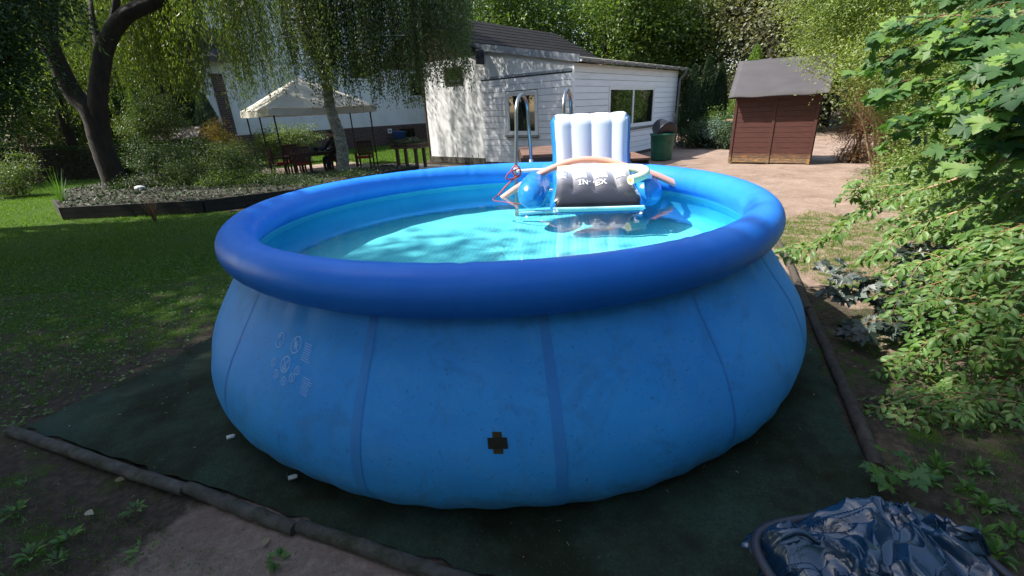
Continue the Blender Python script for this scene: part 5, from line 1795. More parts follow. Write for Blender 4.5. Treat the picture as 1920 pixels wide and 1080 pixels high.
def build_willow():
    b = np.array([-11.3, 13.45, .2])
    t = thing('willow_tree', 'large weeping willow with thick dark leaning forked trunk', 'tree', b)
    mb = MB()
    Y0 = 13.4
    fork = at(172, 212, Y0)
    r2 = limb(mb, [b - (0, 0, .3), at(212, 330, Y0), at(190, 270, Y0), fork, at(140, 178, Y0), at(112, 125, Y0 - .1), at(88, 65, Y0 - .2), at(62, -10, Y0 - .3), at(30, -110, Y0)], .31, .11, 16, 8, .006)
    mb.tube(spline([b + (0, 0, -.3), b + (0, 0, -.05), b + (0, 0, .25)], 4), list(np.linspace(.46, .31, 9)), 16)
    r1 = limb(mb, [at(192, 262, Y0 + .05), at(184, 205, Y0), at(187, 150, Y0), at(200, 80, Y0 + .1), at(238, 28, Y0 + .1), at(300, -2, Y0 + .2), at(370, -50, Y0 + .4)], .23, .15, 12, 8, .01)
    for a, e in ((r1[20], at(170, -10, Y0 + 1)), (r1[26], at(260, -90, Y0 + .5)), (r1[-8], at(420, -60, Y0 + 1.5)), (r2[36], at(-40, -60, Y0 + 1)), (r2[44], at(130, -150, Y0)), (r1[-4], at(480, -110, Y0 + 2.5))):
        limb(mb, [a, (a + e) / 2 + (0, 0, .3), e], .10, .02, 8, 5)
    mb.build('trunk', M['bark'], t, smooth=True)
    tops, lens = [], []
    # curtains: (photograph column range, row of lower ends, distance range, how many)
    for x0, x1, y0, y1, d0, d1, n in ((235, 400, 90, 190, 14.3, 16.0, 200), (320, 385, 60, 190, 14, 16.8, 130), (380, 440, 0, 40, 14, 16.8, 22), (440, 560, 80, 190, 15.6, 18.5, 150), (430, 480, 120, 215, 15.6, 17.5, 40), (60, 230, 40, 150, 14.5, 17.5, 130), (-60, 90, 20, 140, 12, 15, 90), (330, 440, 20, 90, 12.0, 13.2, 50), (120, 330, 150, 235, 16.5, 19, 110)):
        for _ in range(n):
            x = rng.uniform(x0, x1); y = rng.uniform(y0, y1); Y = rng.uniform(d0, d1)
            e = at(x, y, Y)
            tz = rng.uniform(5.8, 8.3)
            tops.append(np.array([e[0], e[1], tz])); lens.append(tz - e[2])
    # a crown above the picture that throws the shade
    for _ in range(420):
        a = rng.uniform(0, 2 * np.pi); r_ = 6 * math.sqrt(rng.random())
        z = 9.8 - .07 * r_ * r_ + rng.normal() * .5
        tops.append(np.array([-9.8 + r_ * math.cos(a), 14.2 + .8 * r_ * math.sin(a), z])); lens.append(rng.uniform(1.2, 3.2))
    hanging_lines(tops, lens).build('twig', M['twig'], t)['kind'] = 'stuff'
    link('crown', leaves_mesh('crown', *strands(tops, lens, .11, .075, .035, nper=2)), t, M['willow'])
build_willow()


def build_birch():
    b = np.array([-5.32, 14.95, .2])
    t = thing('weeping_birch', 'weeping birch with slim crooked grey trunk in front of the gazebo', 'tree', b)
    mb = MB(); Y0 = 14.95
    tr = limb(mb, [b - (0, 0, .3), at(643, 300, Y0), at(636, 252, Y0), at(626, 225, Y0), at(617, 190, Y0 + .1), at(612, 150, Y0 + .1), at(606, 100, Y0), at(612, 50, Y0), at(628, -10, Y0), at(640, -100, Y0)], .20, .09, 12, 7, .02)
    for k in range(16):
        s = tr[rng.integers(34, len(tr))]
        e = s + np.array([rng.uniform(-1.8, 3.0), rng.uniform(-1.5, 1.5), rng.uniform(.2, 1.6)])
        limb(mb, [s, (s + e) / 2 + (0, 0, .35), e], .045, .010, 6, 5)
    mb.build('trunk', M['birchbark'], t, smooth=True)
    tops, lens = [], []
    for x0, x1, y0, y1, d0, d1, n in ((550, 640, 50, 160, 14, 16.5, 170), (590, 720, 80, 178, 13.6, 16, 190), (700, 800, 70, 205, 13.6, 16, 180), (780, 885, 40, 170, 13.8, 16.5, 230), (560, 890, 0, 90, 14.5, 17, 200), (590, 680, 140, 200, 14, 15.0, 40)):
        for _ in range(n):
            x = rng.uniform(x0, x1); y = y0 + (y1 - y0) * rng.random() ** .8; Y = rng.uniform(d0, d1)
            e = at(x, y, Y)
            tz = max(e[2] + .6, rng.uniform(4.6, 8.2))
            tops.append(np.array([e[0], e[1], tz])); lens.append(tz - e[2])
    for _ in range(640):      # the upper crown, above the picture, shades the house front
        tops.append(np.array([rng.uniform(-8.0, -1.4), rng.uniform(13.0, 19.0), rng.uniform(8.0, 9.6)])); lens.append(rng.uniform(.8, 2.6))
    hanging_lines(tops, lens, 2).build('twig', M['darkwood'], t)['kind'] = 'stuff'
    link('crown', leaves_mesh('crown', *strands(tops, lens, .062, .055, .045, aspect=.62, nper=2)), t, M['birch'])
build_birch()

# ================================================================== BACKGROUND TREES
def crown(c, r, n=6, jit=.55):
    c = np.array(c, float); r = np.array(r, float)
    return [c] + [c + rand_dir(1)[0] * r * jit for _ in range(n)], [r * .62] + [r * rng.uniform(.38, .58) for _ in range(n)]


protos = []
for nm, lm, sz in (('broadleaf_tree', 'broad', .17), ('dense_tree', 'dark', .15), ('hazy_tree', 'grey', .19)):
    cc, rr = crown((0, 0, 5.6), (4.2, 4.2, 4.6), 9)
    cc += [np.array([0, 0, 2.2]), np.array([1.5, -1, 1.8]), np.array([-1.6, -1, 2.0])]; rr += [np.array([2.6, 2.6, 1.9])] * 3
    protos.append(tree(nm, 'x', 'tree', (0, 0, 0), 8, cc, rr, 34000, sz, lm, .28, clump=.5, nclump=420))
bgt = [  # x, y, kind, scale, label
    (0.5, 33, 0, 1.25, 'bright green broadleaf tree directly above the dark roof ridge'),
    (6.5, 31, 0, 1.15, 'leafy green tree behind the middle of the white house roof'),
    (11.5, 33.5, 0, 1.2, 'tall green tree above the right end of the white house'),
    (15.0, 27.5, 2, 1.15, 'greyish hazy tree rising behind the row of narrow conifers'),
    (19.5, 29, 1, 1.2, 'dark tree right of the hazy tree, behind the red shed'),
    (17.5, 21.5, 0, .72, 'medium green tree peeking over the red shed roof'),
    (14.0, 37.5, 1, 1.35, 'dark tree between the tall green and hazy trees, behind the conifers'),
    (17.5, 33, 1, 1.2, 'dark tree directly behind the greyish hazy tree'),
    (23, 24, 1, 1.1, 'dark tree far right behind the fine-leaved shrub'),
    (-6, 40.5, 1, 1.35, 'dark tree behind the dwelling, seen through the birch strands'),
    (3.5, 42, 1, 1.5, 'dark background tree behind the garden house, farthest back'),
    (13, 43, 1, 1.5, 'dark background tree far behind the conifer row'),
    (24, 38, 0, 1.4, 'green tree at the far back right corner'),
    (-19.5, 24.5, 1, .95, 'dark tree left of the white dwelling'),
    (-24.5, 29, 0, 1.2, 'broad green tree beyond the pale path on the left'),
    (-30, 36, 2, 1.2, 'greyish tree far off at the back left'),
    (-22.5, 36, 1, 1.3, 'dark tree at the back left, right of the greyish one'),
    (-22.8, 18.5, 1, .85, 'dark leafy tree at the far left edge'),
    (-28, 22, 0, 1.1, 'green tree beyond the left hedge'),
]
used = set()
for x, y, k, s, lab in bgt:
    rz = rng.uniform(0, 6.28)
    if k not in used:
        o = protos[k]; o.location = (x, y, 0); o.rotation_euler = (0, 0, rz); o.scale = (s, s, s); o['label'] = lab; o['group'] = 'trees around the garden'; used.add(k)
    else:
        copy_tree(protos[k], (x, y, 0), rz, (s, s, s), lab, 'trees around the garden')
# trees standing beside and behind the camera: they shade the foreground and show in the water
for x, y, k, s, lab in ((4.0, -7.5, 0, 1.15, 'green tree behind the photographer on the right'),
                        (9.5, .5, 1, .9, 'green tree right of the shrubs, outside the picture'), (-15.5, -3, 0, 1.2, 'green tree far left behind the photographer'), (13, -8, 1, 1.1, 'dark tree far right behind the photographer'),
                        (-1.5, -9.5, 1, 1.1, 'dark tree straight behind the photographer'), (-9, -8.5, 1, 1.15, 'dark bushy tree at the rear left, outside the picture'), (8.5, -5.5, 1, 1.0, 'dark bushy tree at the rear right, outside the picture'),
                        (-20, 1, 1, 1.15, 'dark bushy tree far left of the pool, outside the picture'), (11.5, 5.5, 0, .9, 'green bushy tree right of the garden bushes, outside the picture')):
    copy_tree(protos[k], (x, y, 0), rng.uniform(0, 6.28), (s, s, s), lab, 'trees around the garden')

HIGH = [((-12.6, .3), [((-12.0, .2, 11.4), (4.3, 3.9, 2.8)), ((-9.8, .9, 10.4), (2.6, 2.6, 2.0)), ((-13.9, 2.2, 10.6), (2.8, 2.4, 2.2)), ((-12.4, 1.0, 8.2), (2.6, 2.4, 1.6))], 'tall spreading tree left of the pool, outside the picture'),
        ((-8.2, -2.6), [((-7.8, -1.8, 11.4), (3.9, 3.7, 2.5)), ((-6.0, -1.4, 11.0), (3.0, 2.9, 1.9)), ((-8.7, .2, 11.4), (2.8, 2.3, 1.8)), ((-4.6, -1.6, 12.2), (2.4, 2.4, 1.4))], 'tall tree left behind the photographer, outside the picture'),
        ((-16.6, 5.6), [((-15.8, 5.6, 8.6), (3.9, 3.0, 2.8)), ((-14, 4.6, 8.2), (2.6, 2.4, 2.0)), ((-14.4, 8.0, 9.0), (3.4, 2.0, 1.8)), ((-12.6, 6.4, 10.4), (2.4, 2.2, 1.4))], 'tall tree beside the left lawn, outside the picture'),
        ((-12.6, 9.2), [((-11.0, 8.8, 10.6), (3.4, 1.9, 1.7)), ((-8.8, 9.2, 10.2), (2.4, 1.6, 1.3)), ((-12.2, 7.0, 11.0), (2.4, 1.5, 1.2))], 'added unseen tree high over the left lawn, dimming the sky light there')]  # last tree is added out of view to cut sky light on the left
for (x, y), bl, lab in HIGH:
    tree('tall_tree', lab, 'tree', (x, y, 0), 9, [c for c, r_ in bl], [r_ for c, r_ in bl], 50000, .17, 'dark', .3, group='trees around the garden', clump=.5, nclump=560)

# narrow conifers between house and shed
def conifer(name, label, x, y, h, r, lm, n=9000, size=.09, group=None, taper=1.0):
    t = thing(name, label, 'conifer', (x, y, 0), group)
    mb = MB(); mb.tube([(x, y, -.1), (x, y, h * .9)], [.07, .015], 7); mb.build('trunk', M['bark'], t, True)
    z = rng.random(n) ** .8 * h; a = rng.uniform(0, 2 * np.pi, n)
    rr = r * (1 - (z / h) ** (2.2 * taper)) ** .8 * (.75 + .25 * rng.random(n)) * (1 + .12 * np.sin(a * 5 + z * 3))
    P = np.column_stack([x + rr * np.cos(a), y + rr * np.sin(a), z])
    D = nrm(np.column_stack([np.cos(a) * .5, np.sin(a) * .5, np.ones(n)]) + rng.normal(size=(n, 3)) * .35)
    Nn = nrm(np.column_stack([np.cos(a), np.sin(a), np.full(n, .3)]) + rng.normal(size=(n, 3)) * .4)
    L = size * rng.uniform(.7, 1.4, n)
    link('crown', leaves_mesh('crown', P, D, Nn, L, L * .35), t, M[lm])
for k, (px, yy, h) in enumerate(((1296, 20.5, 3.15), (1322, 20.8, 3.5), (1346, 21.0, 3.2))):
    q = at(px, 200, yy)
    conifer('narrow_conifer', ('narrow dark conifer nearest the white house downpipe', 'middle and tallest of the three narrow dark conifers', 'narrow dark conifer nearest the red shed')[k], q[0], q[1], h, .42, 'thuja', group='narrow conifers between house and shed')
q = at(325, 200, 21); conifer('dark_conifer', 'broad dark conifer left of the white dwelling', q[0], q[1], 6.2, 1.2, 'thuja', 22000, .14)
q = at(392, 235, 20); conifer('blue_conifer', 'slender blue-green conifer by the white downpipe of the dwelling', q[0], q[1], 3.0, .55, 'bluegreen', 7000, .1)
q = at(1392, 235, 20); conifer('green_conifer', 'bright green conifer just left of the red shed', q[0], q[1], 3.3, .75, 'under', 8000, .1)
q = at(1418, 100, 22); conifer('green_conifer', 'light green conifer tip showing over the shed ridge', q[0], q[1], 3.9, .7, 'under', 6000, .11)

for (px, py, Y, r_, lm, lab) in ((1310, 262, 19.6, (.8, .6, .6), 'dark', 'low dark shrub at the foot of the narrow conifers, by the house'),
                                 (1352, 258, 19.0, (.8, .6, .65), 'bluegreen', 'low blue-green shrub at the foot of the conifers, by the shed'),
                                 (1335, 235, 19.8, (.5, .4, .9), 'broad', 'leafy sapling shrub in front of the narrow conifers'),
                                 (1378, 245, 18.5, (.6, .5, .8), 'dark', 'dark bush against the left side of the red shed')):
    q = at(px, py, Y)
    shrub('low_shrub', lab, 'shrub', (q[0], q[1], 0), [(q[0], q[1], .55), (q[0] + .4, q[1] - .1, .45)], [r_, np.array(r_) * .7], 5200, .07, lm, 8, 'bark', group='shrubs between house and shed')

# ---------------------------------------------------------------- left side
q = at(40, 315, 17.5)
def hedge(label, c, hw, n):
    t = thing('clipped_hedge', label, 'hedge', (c[0], c[1], 0))
    f = rng.integers(0, 3, n); u = rng.uniform(-1, 1, (n, 3))
    s = np.sign(u[np.arange(n), f]); s[f == 2] = 1; u[np.arange(n), f] = s * (1 - rng.random(n) * .07)
    P = np.array([c[0], c[1], hw[2]]) + u * np.array(hw)
    Nn = np.zeros((n, 3)); Nn[np.arange(n), f] = s
    D = nrm(rng.normal(size=(n, 3)) * .6 + Nn * .7 + np.array([0, 0, .4])); L = .05 * rng.uniform(.7, 1.4, n)
    MB().box((c[0] - hw[0] * .88, c[1] - hw[1] * .88, 0), (c[0] + hw[0] * .88, c[1] + hw[1] * .88, hw[2] * 1.85)).build('inner_twigs', M['bark'], t)
    link('foliage', leaves_mesh('foliage', P, D, nrm(Nn + rng.normal(size=(n, 3)) * .5), L, L * .6), t, M['dark'])
hedge('clipped dark green hedge at the left edge of the garden', (q[0] - .3, q[1] + 2.5), (2.6, 1.2, .62), 26000)

LSH = [  # px, py(centre), Y, radii, material, size, n, label
    (20, 330, 14.5, (1.1, .8, .75), 'shadedfine', .06, 7000, 'light green shrub at the far left edge beside the lawn'),
    (75, 330, 19.0, (1.3, .9, .9), 'broad', .07, 6000, 'shrub in front of the clipped hedge on the left'),
    (125, 235, 21.0, (1.9, 1.2, 1.9), 'shadedfine', .08, 8500, 'tall airy shrub left of the willow trunk'),
    (20, 200, 18.0, (1.6, 1.2, 2.0), 'broad', .09, 9000, 'tall leafy bush at the left edge above the hedge'),
    (290, 300, 14.6, (1.3, .8, .75), 'dark', .06, 9000, 'dark rounded shrub just right of the willow trunk'),
    (300, 240, 17.0, (1.7, 1.0, 1.3), 'shadedfine', .07, 11000, 'tall light green shrub behind the dark rounded one'),
    (345, 330, 13.6, (1.2, .7, .62), 'shadedfine', .055, 9000, 'airy yellow-green shrub in the middle of the raised bed'),
    (405, 345, 13.0, (1.0, .6, .55), 'broad', .05, 8000, 'low green shrub at the front of the raised bed'),
    (450, 300, 14.2, (1.1, .7, .95), 'shadedfine', .055, 10000, 'bushy shrub left of the front gazebo pole'),
    (470, 335, 13.2, (.9, .6, .6), 'broad', .05, 8000, 'leafy low shrub in the bed below the gazebo chairs'),
    (420, 265, 16.8, (.8, .6, .8), 'rust', .06, 4500, 'rusty-leaved shrub below the left gazebo corner'),
    (390, 300, 15.5, (1.0, .7, .9), 'dark', .06, 7500, 'dark green shrub in the centre back of the raised bed'),
    (560, 262, 21.5, (1.6, .8, .8), 'shadedfine', .07, 6500, 'sunlit light green bush seen under the gazebo roof'),
    (500, 268, 21.0, (1.3, .8, .9), 'willow', .07, 6500, 'yellow-green bush behind the left gazebo poles'),
    (240, 275, 22.0, (1.5, 1, 1.2), 'broad', .08, 6000, 'bush seen through the gap behind the willow trunk'),
    (560, 345, 12.6, (1.2, .5, .3), 'dark', .05, 6000, 'low dark ground shrub at the right end of the raised bed'),
    (640, 335, 13.6, (1.2, .4, .25), 'dark', .05, 4500, 'low dark plants at the foot of the birch trunk'),
    (330, 380, 11.6, (1.5, .5, .22), 'dark', .045, 6000, 'low dark ground plants along the front of the raised bed'),
    (470, 372, 11.8, (1.3, .5, .28), 'broad', .045, 6000, 'low leafy plants in the right front of the raised bed'),
    (250, 345, 13.2, (.7, .4, .35), 'dark', .05, 3500, 'small dark bush touching the right side of the willow trunk'),
    (590, 352, 12.2, (1.0, .4, .2), 'shadedfine', .045, 3800, 'low light green plants behind the pool ring at the left'),
]
for px, py, Y, r_, lm, sz, n, lab in LSH:
    q = at(px, py, Y)
    r_ = np.array(r_)
    bl = [q + rand_dir(1)[0] * r_ * .45 for _ in range(6)] + [q]
    shrub('garden_shrub', lab, 'shrub', (q[0], q[1], .1), bl, [r_ * rng.uniform(.4, .65) for _ in bl], n, sz, lm, 14, 'twig', clump=.13, group='shrubs in the left borders', aspect=.42)

# slender inclined trunk and thin stems seen behind the lawn
q0 = atz(150, 312); q0[1] = q0[1]
base = at(152, 308, 19.5); base[2] = 0
t = thing('slim_tree', 'slim dark tree leaning left, behind the lawn left of the willow', 'tree', base)
mb = MB(); limb(mb, [base, at(132, 262, 19.5), at(112, 205, 19.5), at(95, 120, 19.5)], .2, .08, 9)
mb.build('trunk', M['bark'], t, smooth=True)
cq = at(90, 80, 19.5)
link('crown', leaves_mesh('crown', *blob_leaves([cq, cq + (1, 1, .4), cq + (-1.6, .4, .6)], [(2.0, 1.6, 1.6)] * 3, 15000, .11, clump=.3, nclump=260)), t, M['dark'])
# dark overhanging boughs at the top left, from a tree just outside the picture
ob = [at(-60, 40, 8.5), at(5, 60, 8.6), at(-10, 150, 8.8), at(25, -10, 9.0), at(-70, 190, 8.6), at(60, 10, 9.3), at(-90, 110, 8.2)]
t = thing('overhanging_tree', 'dark leafy tree whose boughs hang in at the top left corner', 'tree', (-10.6, 7.2, 0))
mb = MB(); tk = limb(mb, [(-10.6, 7.2, -.1), (-10.5, 7.25, 2.2), (-10.1, 7.5, 4.8), (-9.6, 7.8, 6.4)], .22, .10, 9)
for e in ob: limb(mb, [tk[10], (tk[10] + e) / 2 + (0, 0, .4), e], .05, .01, 6)
mb.build('trunk', M['bark'], t, smooth=True)
link('crown', leaves_mesh('crown', *blob_leaves(ob, [(.75, .7, .6)] * len(ob), 15000, .075, clump=.2, nclump=320)), t, M['dark'])
# ornamental grass and dry sprig at the bed edge
def tuft(name, label, cat, x, y, z, n, h, sp, mat, w=.008):
    t = thing(name, label, cat, (x, y, z))
    k = 6; V, Fs = [], []
    for _ in range(n):
        a = rng.uniform(0, 6.28); l = h * rng.uniform(.6, 1.1); o_ = sp * rng.random()
        s = np.linspace(0, 1, k); r_ = .03 * rng.random() + o_ * s ** 1.7
        c = np.stack([x + r_ * np.cos(a), y + r_ * np.sin(a), z + l * (s - .25 * o_ * s ** 3)], -1)
        ww = w * (1 - s * .9); sx = np.array([-math.sin(a), math.cos(a), 0])
        b0 = len(V); V += list(c - sx * ww[:, None]) + list(c + sx * ww[:, None])
        Fs += [(b0 + i, b0 + i + 1, b0 + k + i + 1, b0 + k + i) for i in range(k - 1)]
    link('blades', mesh('blades', V, Fs), t, M[mat])['kind'] = 'stuff'
q = atz(125, 395); tuft('rush_clump', 'thin upright rushes on the left lawn beside the bed corner', 'grass clump', q[0], q[1], 0, 60, 1.0, .35, 'weed', .009)
q = atz(292, 415); tuft('dry_sprig', 'small dry brown sprig in front of the dark bed edging', 'plant', q[0], q[1], 0, 40, .55, .3, 'brownleaf', .012)
q = atz(835, 320); 

# ================================================================== RIGHT SIDE
def at_many(L): return [at(*p) for p in L]
# fine-leaved shrub with bare brown stems
bq = at(1672, 300, 10.4) * np.array([1, 1, 0])
bl, rd = [], []
for px, py, Y, r_ in ((1590, 60, 10.5, 1.1), (1592, 115, 10.4, .72), (1640, 20, 10.8, 1.2), (1562, 165, 10.2, .32), (1620, 120, 9.6, .8), (1690, 90, 10, 1.2), (1540, 40, 11, .9), (1632, 180, 9.6, .5), (1720, 160, 9.5, .9), (1560, -40, 11, 1.2), (1660, -60, 10.5, 1.3), (1530, 100, 11.2, .6)):
    bl.append(at(px, py, Y)); rd.append((r_ * .9, r_ * .8, r_ * .62))
shrub('fine_leaved_shrub', 'tall fine-leaved shrub with bare brown stems overhanging the red shed', 'shrub', bq, bl, rd, 46000, .06, 'fine', 30, 'drystem', clump=.17, stem_r=.022, aspect=.40, nclump=900)
# browned bush behind the shed
q = at(1612, 235, 13.2)
shrub('browned_bush', 'dead brown feathery bush just right of the red shed', 'shrub', (q[0], q[1], 0), [q + (0, 0, -.2), q + (.2, 0, -.8), q + (-.1, 0, .4)], [(.55, .5, .8)] * 3, 11000, .07, 'brownleaf', 16, 'drystem', clump=.12, aspect=.2)
q = at(1690, 240, 11.0)
shrub('browned_bush', 'brown stemmed bush between the dead bush and the green undergrowth', 'shrub', (q[0], q[1], 0), [q + (0, 0, -.3), q + (.3, 0, .1)], [(.6, .5, .8)] * 2, 6500, .06, 'brownleaf', 26, 'drystem', clump=.12, aspect=.25, stem_r=.025)
# small-leaved green undergrowth
UND = [(1700, 330, 8.6), (1760, 300, 8.2), (1820, 280, 7.8), (1880, 300, 7.4), (1930, 260, 7.2), (1780, 350, 7.2), (1850, 340, 6.6), (1910, 360, 6.0), (1740, 260, 9.0), (1850, 215, 8.0), (1910, 200, 7.6), (1790, 225, 8.6), (1700, 365, 7.6), (1900, 420, 5.2), (1840, 400, 5.6), (1960, 330, 5.6), (1780, 400, 6.4), (1950, 150, 7.0), (1860, 130, 8.6), (1780, 160, 9.4), (1720, 215, 9.6)]
for k, grp in enumerate((UND[:3] + UND[8:9] + UND[12:13] + UND[19:], UND[3:5] + UND[9:12] + UND[17:19], UND[5:8] + UND[13:17])):
    bl = [at(*p) for p in grp]
    c = np.mean(bl, 0)
    shrub('undergrowth_bush', ('small-leaved light green bush spreading right of the bare earth', 'sunlit light green bush behind the maple boughs', 'small-leaved green bush low at the right, behind the cornel')[k], 'shrub', (c[0], c[1], 0), bl, [(.75, .6, .42)] * len(bl), 23000, .052, 'under', 26, 'twig', clump=.12, aspect=.55, nclump=420, group='light green bushes on the right')
# low leafy ground cover by the shed
q = atz(1640, 300); shrub('ground_plant', 'low pale green plants on the earth right of the shed', 'plant', (q[0], q[1], 0), [q + (0, 0, .1), q + (.5, -.4, .1), q + (.9, -.2, .1)], [(.45, .35, .12)] * 3, 1500, .07, 'under', 0, clump=.1)


class Bough:
    def __init__(s): s.mb = MB(); s.P, s.D, s.N, s.L = [], [], [], []

    def branch(s, pts, r0, twigs, tl, leaf, gap, petiole=0.0, droop=.25, fan=.9, up=(-.35, -.15, 1), bare=0.0):
        C_ = spline(pts, 8)
        s.mb.tube(C_, np.linspace(r0, r0 * .25, len(C_)), 7)
        T = nrm(np.gradient(C_, axis=0))
        n = len(C_)
        ends = [(C_, 1)]
        for k in range(twigs):
            i = int(n * (bare + (1 - bare) * (k + .5) / twigs)); i = min(i, n - 1)
            side = nrm(np.cross(T[i], (0, 0, 1))) * (1 if k % 2 else -1)
            d = nrm(T[i] * .7 + side * fan * rng.uniform(.5, 1.1) + np.array([0, 0, rng.uniform(-.25, .25)]))
            l = tl * rng.uniform(.5, 1.15) * (1 - .35 * i / n)
            e = [C_[i], C_[i] + d * l * .5 + (0, 0, .02), C_[i] + d * l + (0, 0, -droop * l * .5)]
            tw = spline(e, 5)
            s.mb.tube(tw, np.linspace(r0 * .22, r0 * .09, len(tw)), 5)
            ends.append((tw, 0))
        for tw, main in ends:
            seg = np.linalg.norm(np.diff(tw, axis=0), axis=1); acc = np.concatenate([[0], np.cumsum(seg)])
            st = acc[-1] * .45 if main else gap
            for a in np.arange(st, acc[-1] + gap * .4, gap):
                a = min(a, acc[-1])
                p = np.array([np.interp(a, acc, tw[:, j]) for j in range(3)])
                i = min(np.searchsorted(acc, a), len(tw) - 1); t_ = nrm(tw[i] - tw[max(i - 1, 0)])
                sd = nrm(np.cross(t_, (0, 0, 1)))
                for sg in (-1, 1):
                    d = nrm(t_ * rng.uniform(.3, .8) + sd * sg + np.array([0, 0, -droop]) + rng.normal(size=3) * .22)
                    q = p + d * petiole * rng.uniform(.6, 1.2)
                    if petiole: s.mb.tube([p, q], r0 * .08 + .0008, 3, caps=False)
                    s.P.append(q); s.D.append(d); s.N.append(nrm(np.array(up) + rng.normal(size=3) * .42)); s.L.append(leaf * rng.uniform(.6, 1.15))
            d = nrm(t_ + np.array([0, 0, -droop]) + rng.normal(size=3) * .1)
            s.P.append(tw[-1]); s.D.append(d); s.N.append(nrm(np.array(up) + rng.normal(size=3) * .3)); s.L.append(leaf)

    def finish(s, t, lm, shape, stem, aspect, leafname='leaf', count=300, stemname='branch'):
        s.mb.build(stemname, M[stem], t, smooth=True)
        P, D, N_, L = (np.array(a) for a in (s.P, s.D, s.N, s.L))
        leaf_objects(leafname, t, M[lm], P, D, N_, L, L * aspect, shape, count)


# long-leaved cornel: upper boughs reaching over the pool edge
t = thing('cornel_shrub', 'broad shrub whose upper boughs of oval leaves reach the pool ring', 'shrub', (4.6, 3.4, 0))
bo = Bough()
bo.branch(at_many([(2010, 250, 3.1), (1900, 292, 3.3), (1780, 340, 3.5), (1660, 375, 3.75), (1590, 410, 3.9), (1535, 455, 4.05), (1478, 468, 4.15)]), .012, 26, .34, .074, .05, .006, .45, bare=.12)
bo.branch(at_many([(2000, 330, 3.0), (1900, 360, 3.2), (1800, 395, 3.4), (1700, 430, 3.5), (1640, 470, 3.6)]), .011, 22, .34, .074, .05, .006, .4, bare=.1)
bo.branch(at_many([(2000, 420, 2.8), (1900, 440, 3.0), (1800, 470, 3.2), (1700, 500, 3.3)]), .011, 20, .34, .072, .05, .006, .4, bare=.1)
bo.branch(at_many([(2000, 260, 3.6), (1880, 330, 3.8), (1780, 380, 4.0), (1690, 410, 4.2)]), .011, 20, .34, .07, .05, .006, .4, bare=.1)
bo.branch(at_many([(1980, 380, 3.8), (1880, 410, 3.9), (1790, 430, 4.0)]), .011, 16, .4, .07, .05, .006, .4)
for k in range(16):
    x0, y0 = 1990, rng.uniform(230, 520); Y = rng.uniform(3.0, 4.6); x1 = rng.uniform(1680, 1880); y1 = y0 + rng.uniform(20, 90)
    bo.branch(at_many([(x0, y0, Y), ((x0 + x1) / 2, (y0 + y1) / 2 - 18, Y + .15), (x1, y1, Y + .3)]), .008, 13, .34, .068, .05, .006, .45)
bo.branch(at_many([(1700, 345, 3.7), (1640, 350, 3.8), (1610, 345, 3.85), (1600, 370, 3.9)]), .006, 8, .2, .07, .045, .006, .4)
bo.mb.tube(spline([(4.6, 3.4, -.05), (4.4, 3.3, 1.0), at(2010, 250, 3.1)], 6), .03, 8); bo.mb.tube(spline([(4.6, 3.4, -.05), (4.3, 3.3, .7), at(2000, 420, 2.8)], 6), .03, 8)
bo.finish(t, 'cornel', 'ovate', 'drystem', .52)
# lower boughs
t = thing('cornel_shrub', 'oval-leaved shrub with red twigs hanging low at the right edge', 'shrub', (3.9, 2.5, 0))
bo = Bough()
for L_ in ([(1990, 440, 2.5), (1900, 470, 2.6), (1830, 500, 2.7)], [(1990, 500, 2.4), (1900, 540, 2.5), (1820, 570, 2.6), (1750, 560, 2.7)], [(1990, 560, 2.3), (1890, 600, 2.4), (1800, 610, 2.5), (1720, 650, 2.6)],
           [(1990, 620, 2.3), (1900, 640, 2.4), (1800, 660, 2.5), (1690, 670, 2.65)], [(1990, 680, 2.2), (1900, 700, 2.3), (1800, 720, 2.4), (1710, 735, 2.5)], [(1990, 740, 2.2), (1880, 770, 2.3), (1790, 790, 2.4)],
           [(1990, 600, 2.8), (1880, 640, 3.0), (1790, 690, 3.1)], [(1990, 380, 2.7), (1920, 420, 2.75), (1860, 440, 2.8)], [(1980, 820, 2.1), (1910, 850, 2.15), (1860, 885, 2.2)],
           [(1990, 520, 2.9), (1880, 560, 3.0), (1800, 600, 3.1)], [(1990, 640, 2.5), (1930, 700, 2.5), (1880, 750, 2.5)]):
    bo.branch(at_many(L_), .009, 15, .30, .066, .046, .006, .3, bare=.05)
for k in range(13):
    x0, y0 = 2000, rng.uniform(480, 800); Y = rng.uniform(2.3, 3.1); x1 = rng.uniform(1650, 1850); y1 = min(y0 + rng.uniform(-10, 70), 850)
    bo.branch(at_many([(x0, y0, Y), ((x0 + x1) / 2, (y0 + y1) / 2 - 22, Y + .1), (x1, y1, Y + .2)]), .008, 14, .28, .06, .046, .006, .35)
bo.mb.tube(spline([(3.9, 2.5, -.05), (3.8, 2.45, .8), at(1990, 500, 2.4)], 6), .03, 8)
bo.finish(t, 'cornel', 'ovate', 'redtwig', .50)
t = thing('cornel_shrub', 'shaded low oval-leaved boughs lying over the right edging poles', 'shrub', (3.3, 2.25, 0))
bo = Bough()
for L_ in ([(1850, 740, 2.45), (1760, 740, 2.5), (1680, 765, 2.45), (1610, 765, 2.4)], [(1860, 720, 2.6), (1760, 700, 2.7), (1680, 690, 2.75), (1630, 700, 2.75)], [(1840, 790, 2.3), (1750, 800, 2.3), (1680, 800, 2.3), (1620, 790, 2.3)], [(1850, 760, 2.7), (1780, 770, 2.8), (1720, 780, 2.9)]):
    bo.branch(at_many(L_), .008, 14, .26, .064, .045, .006, .25)
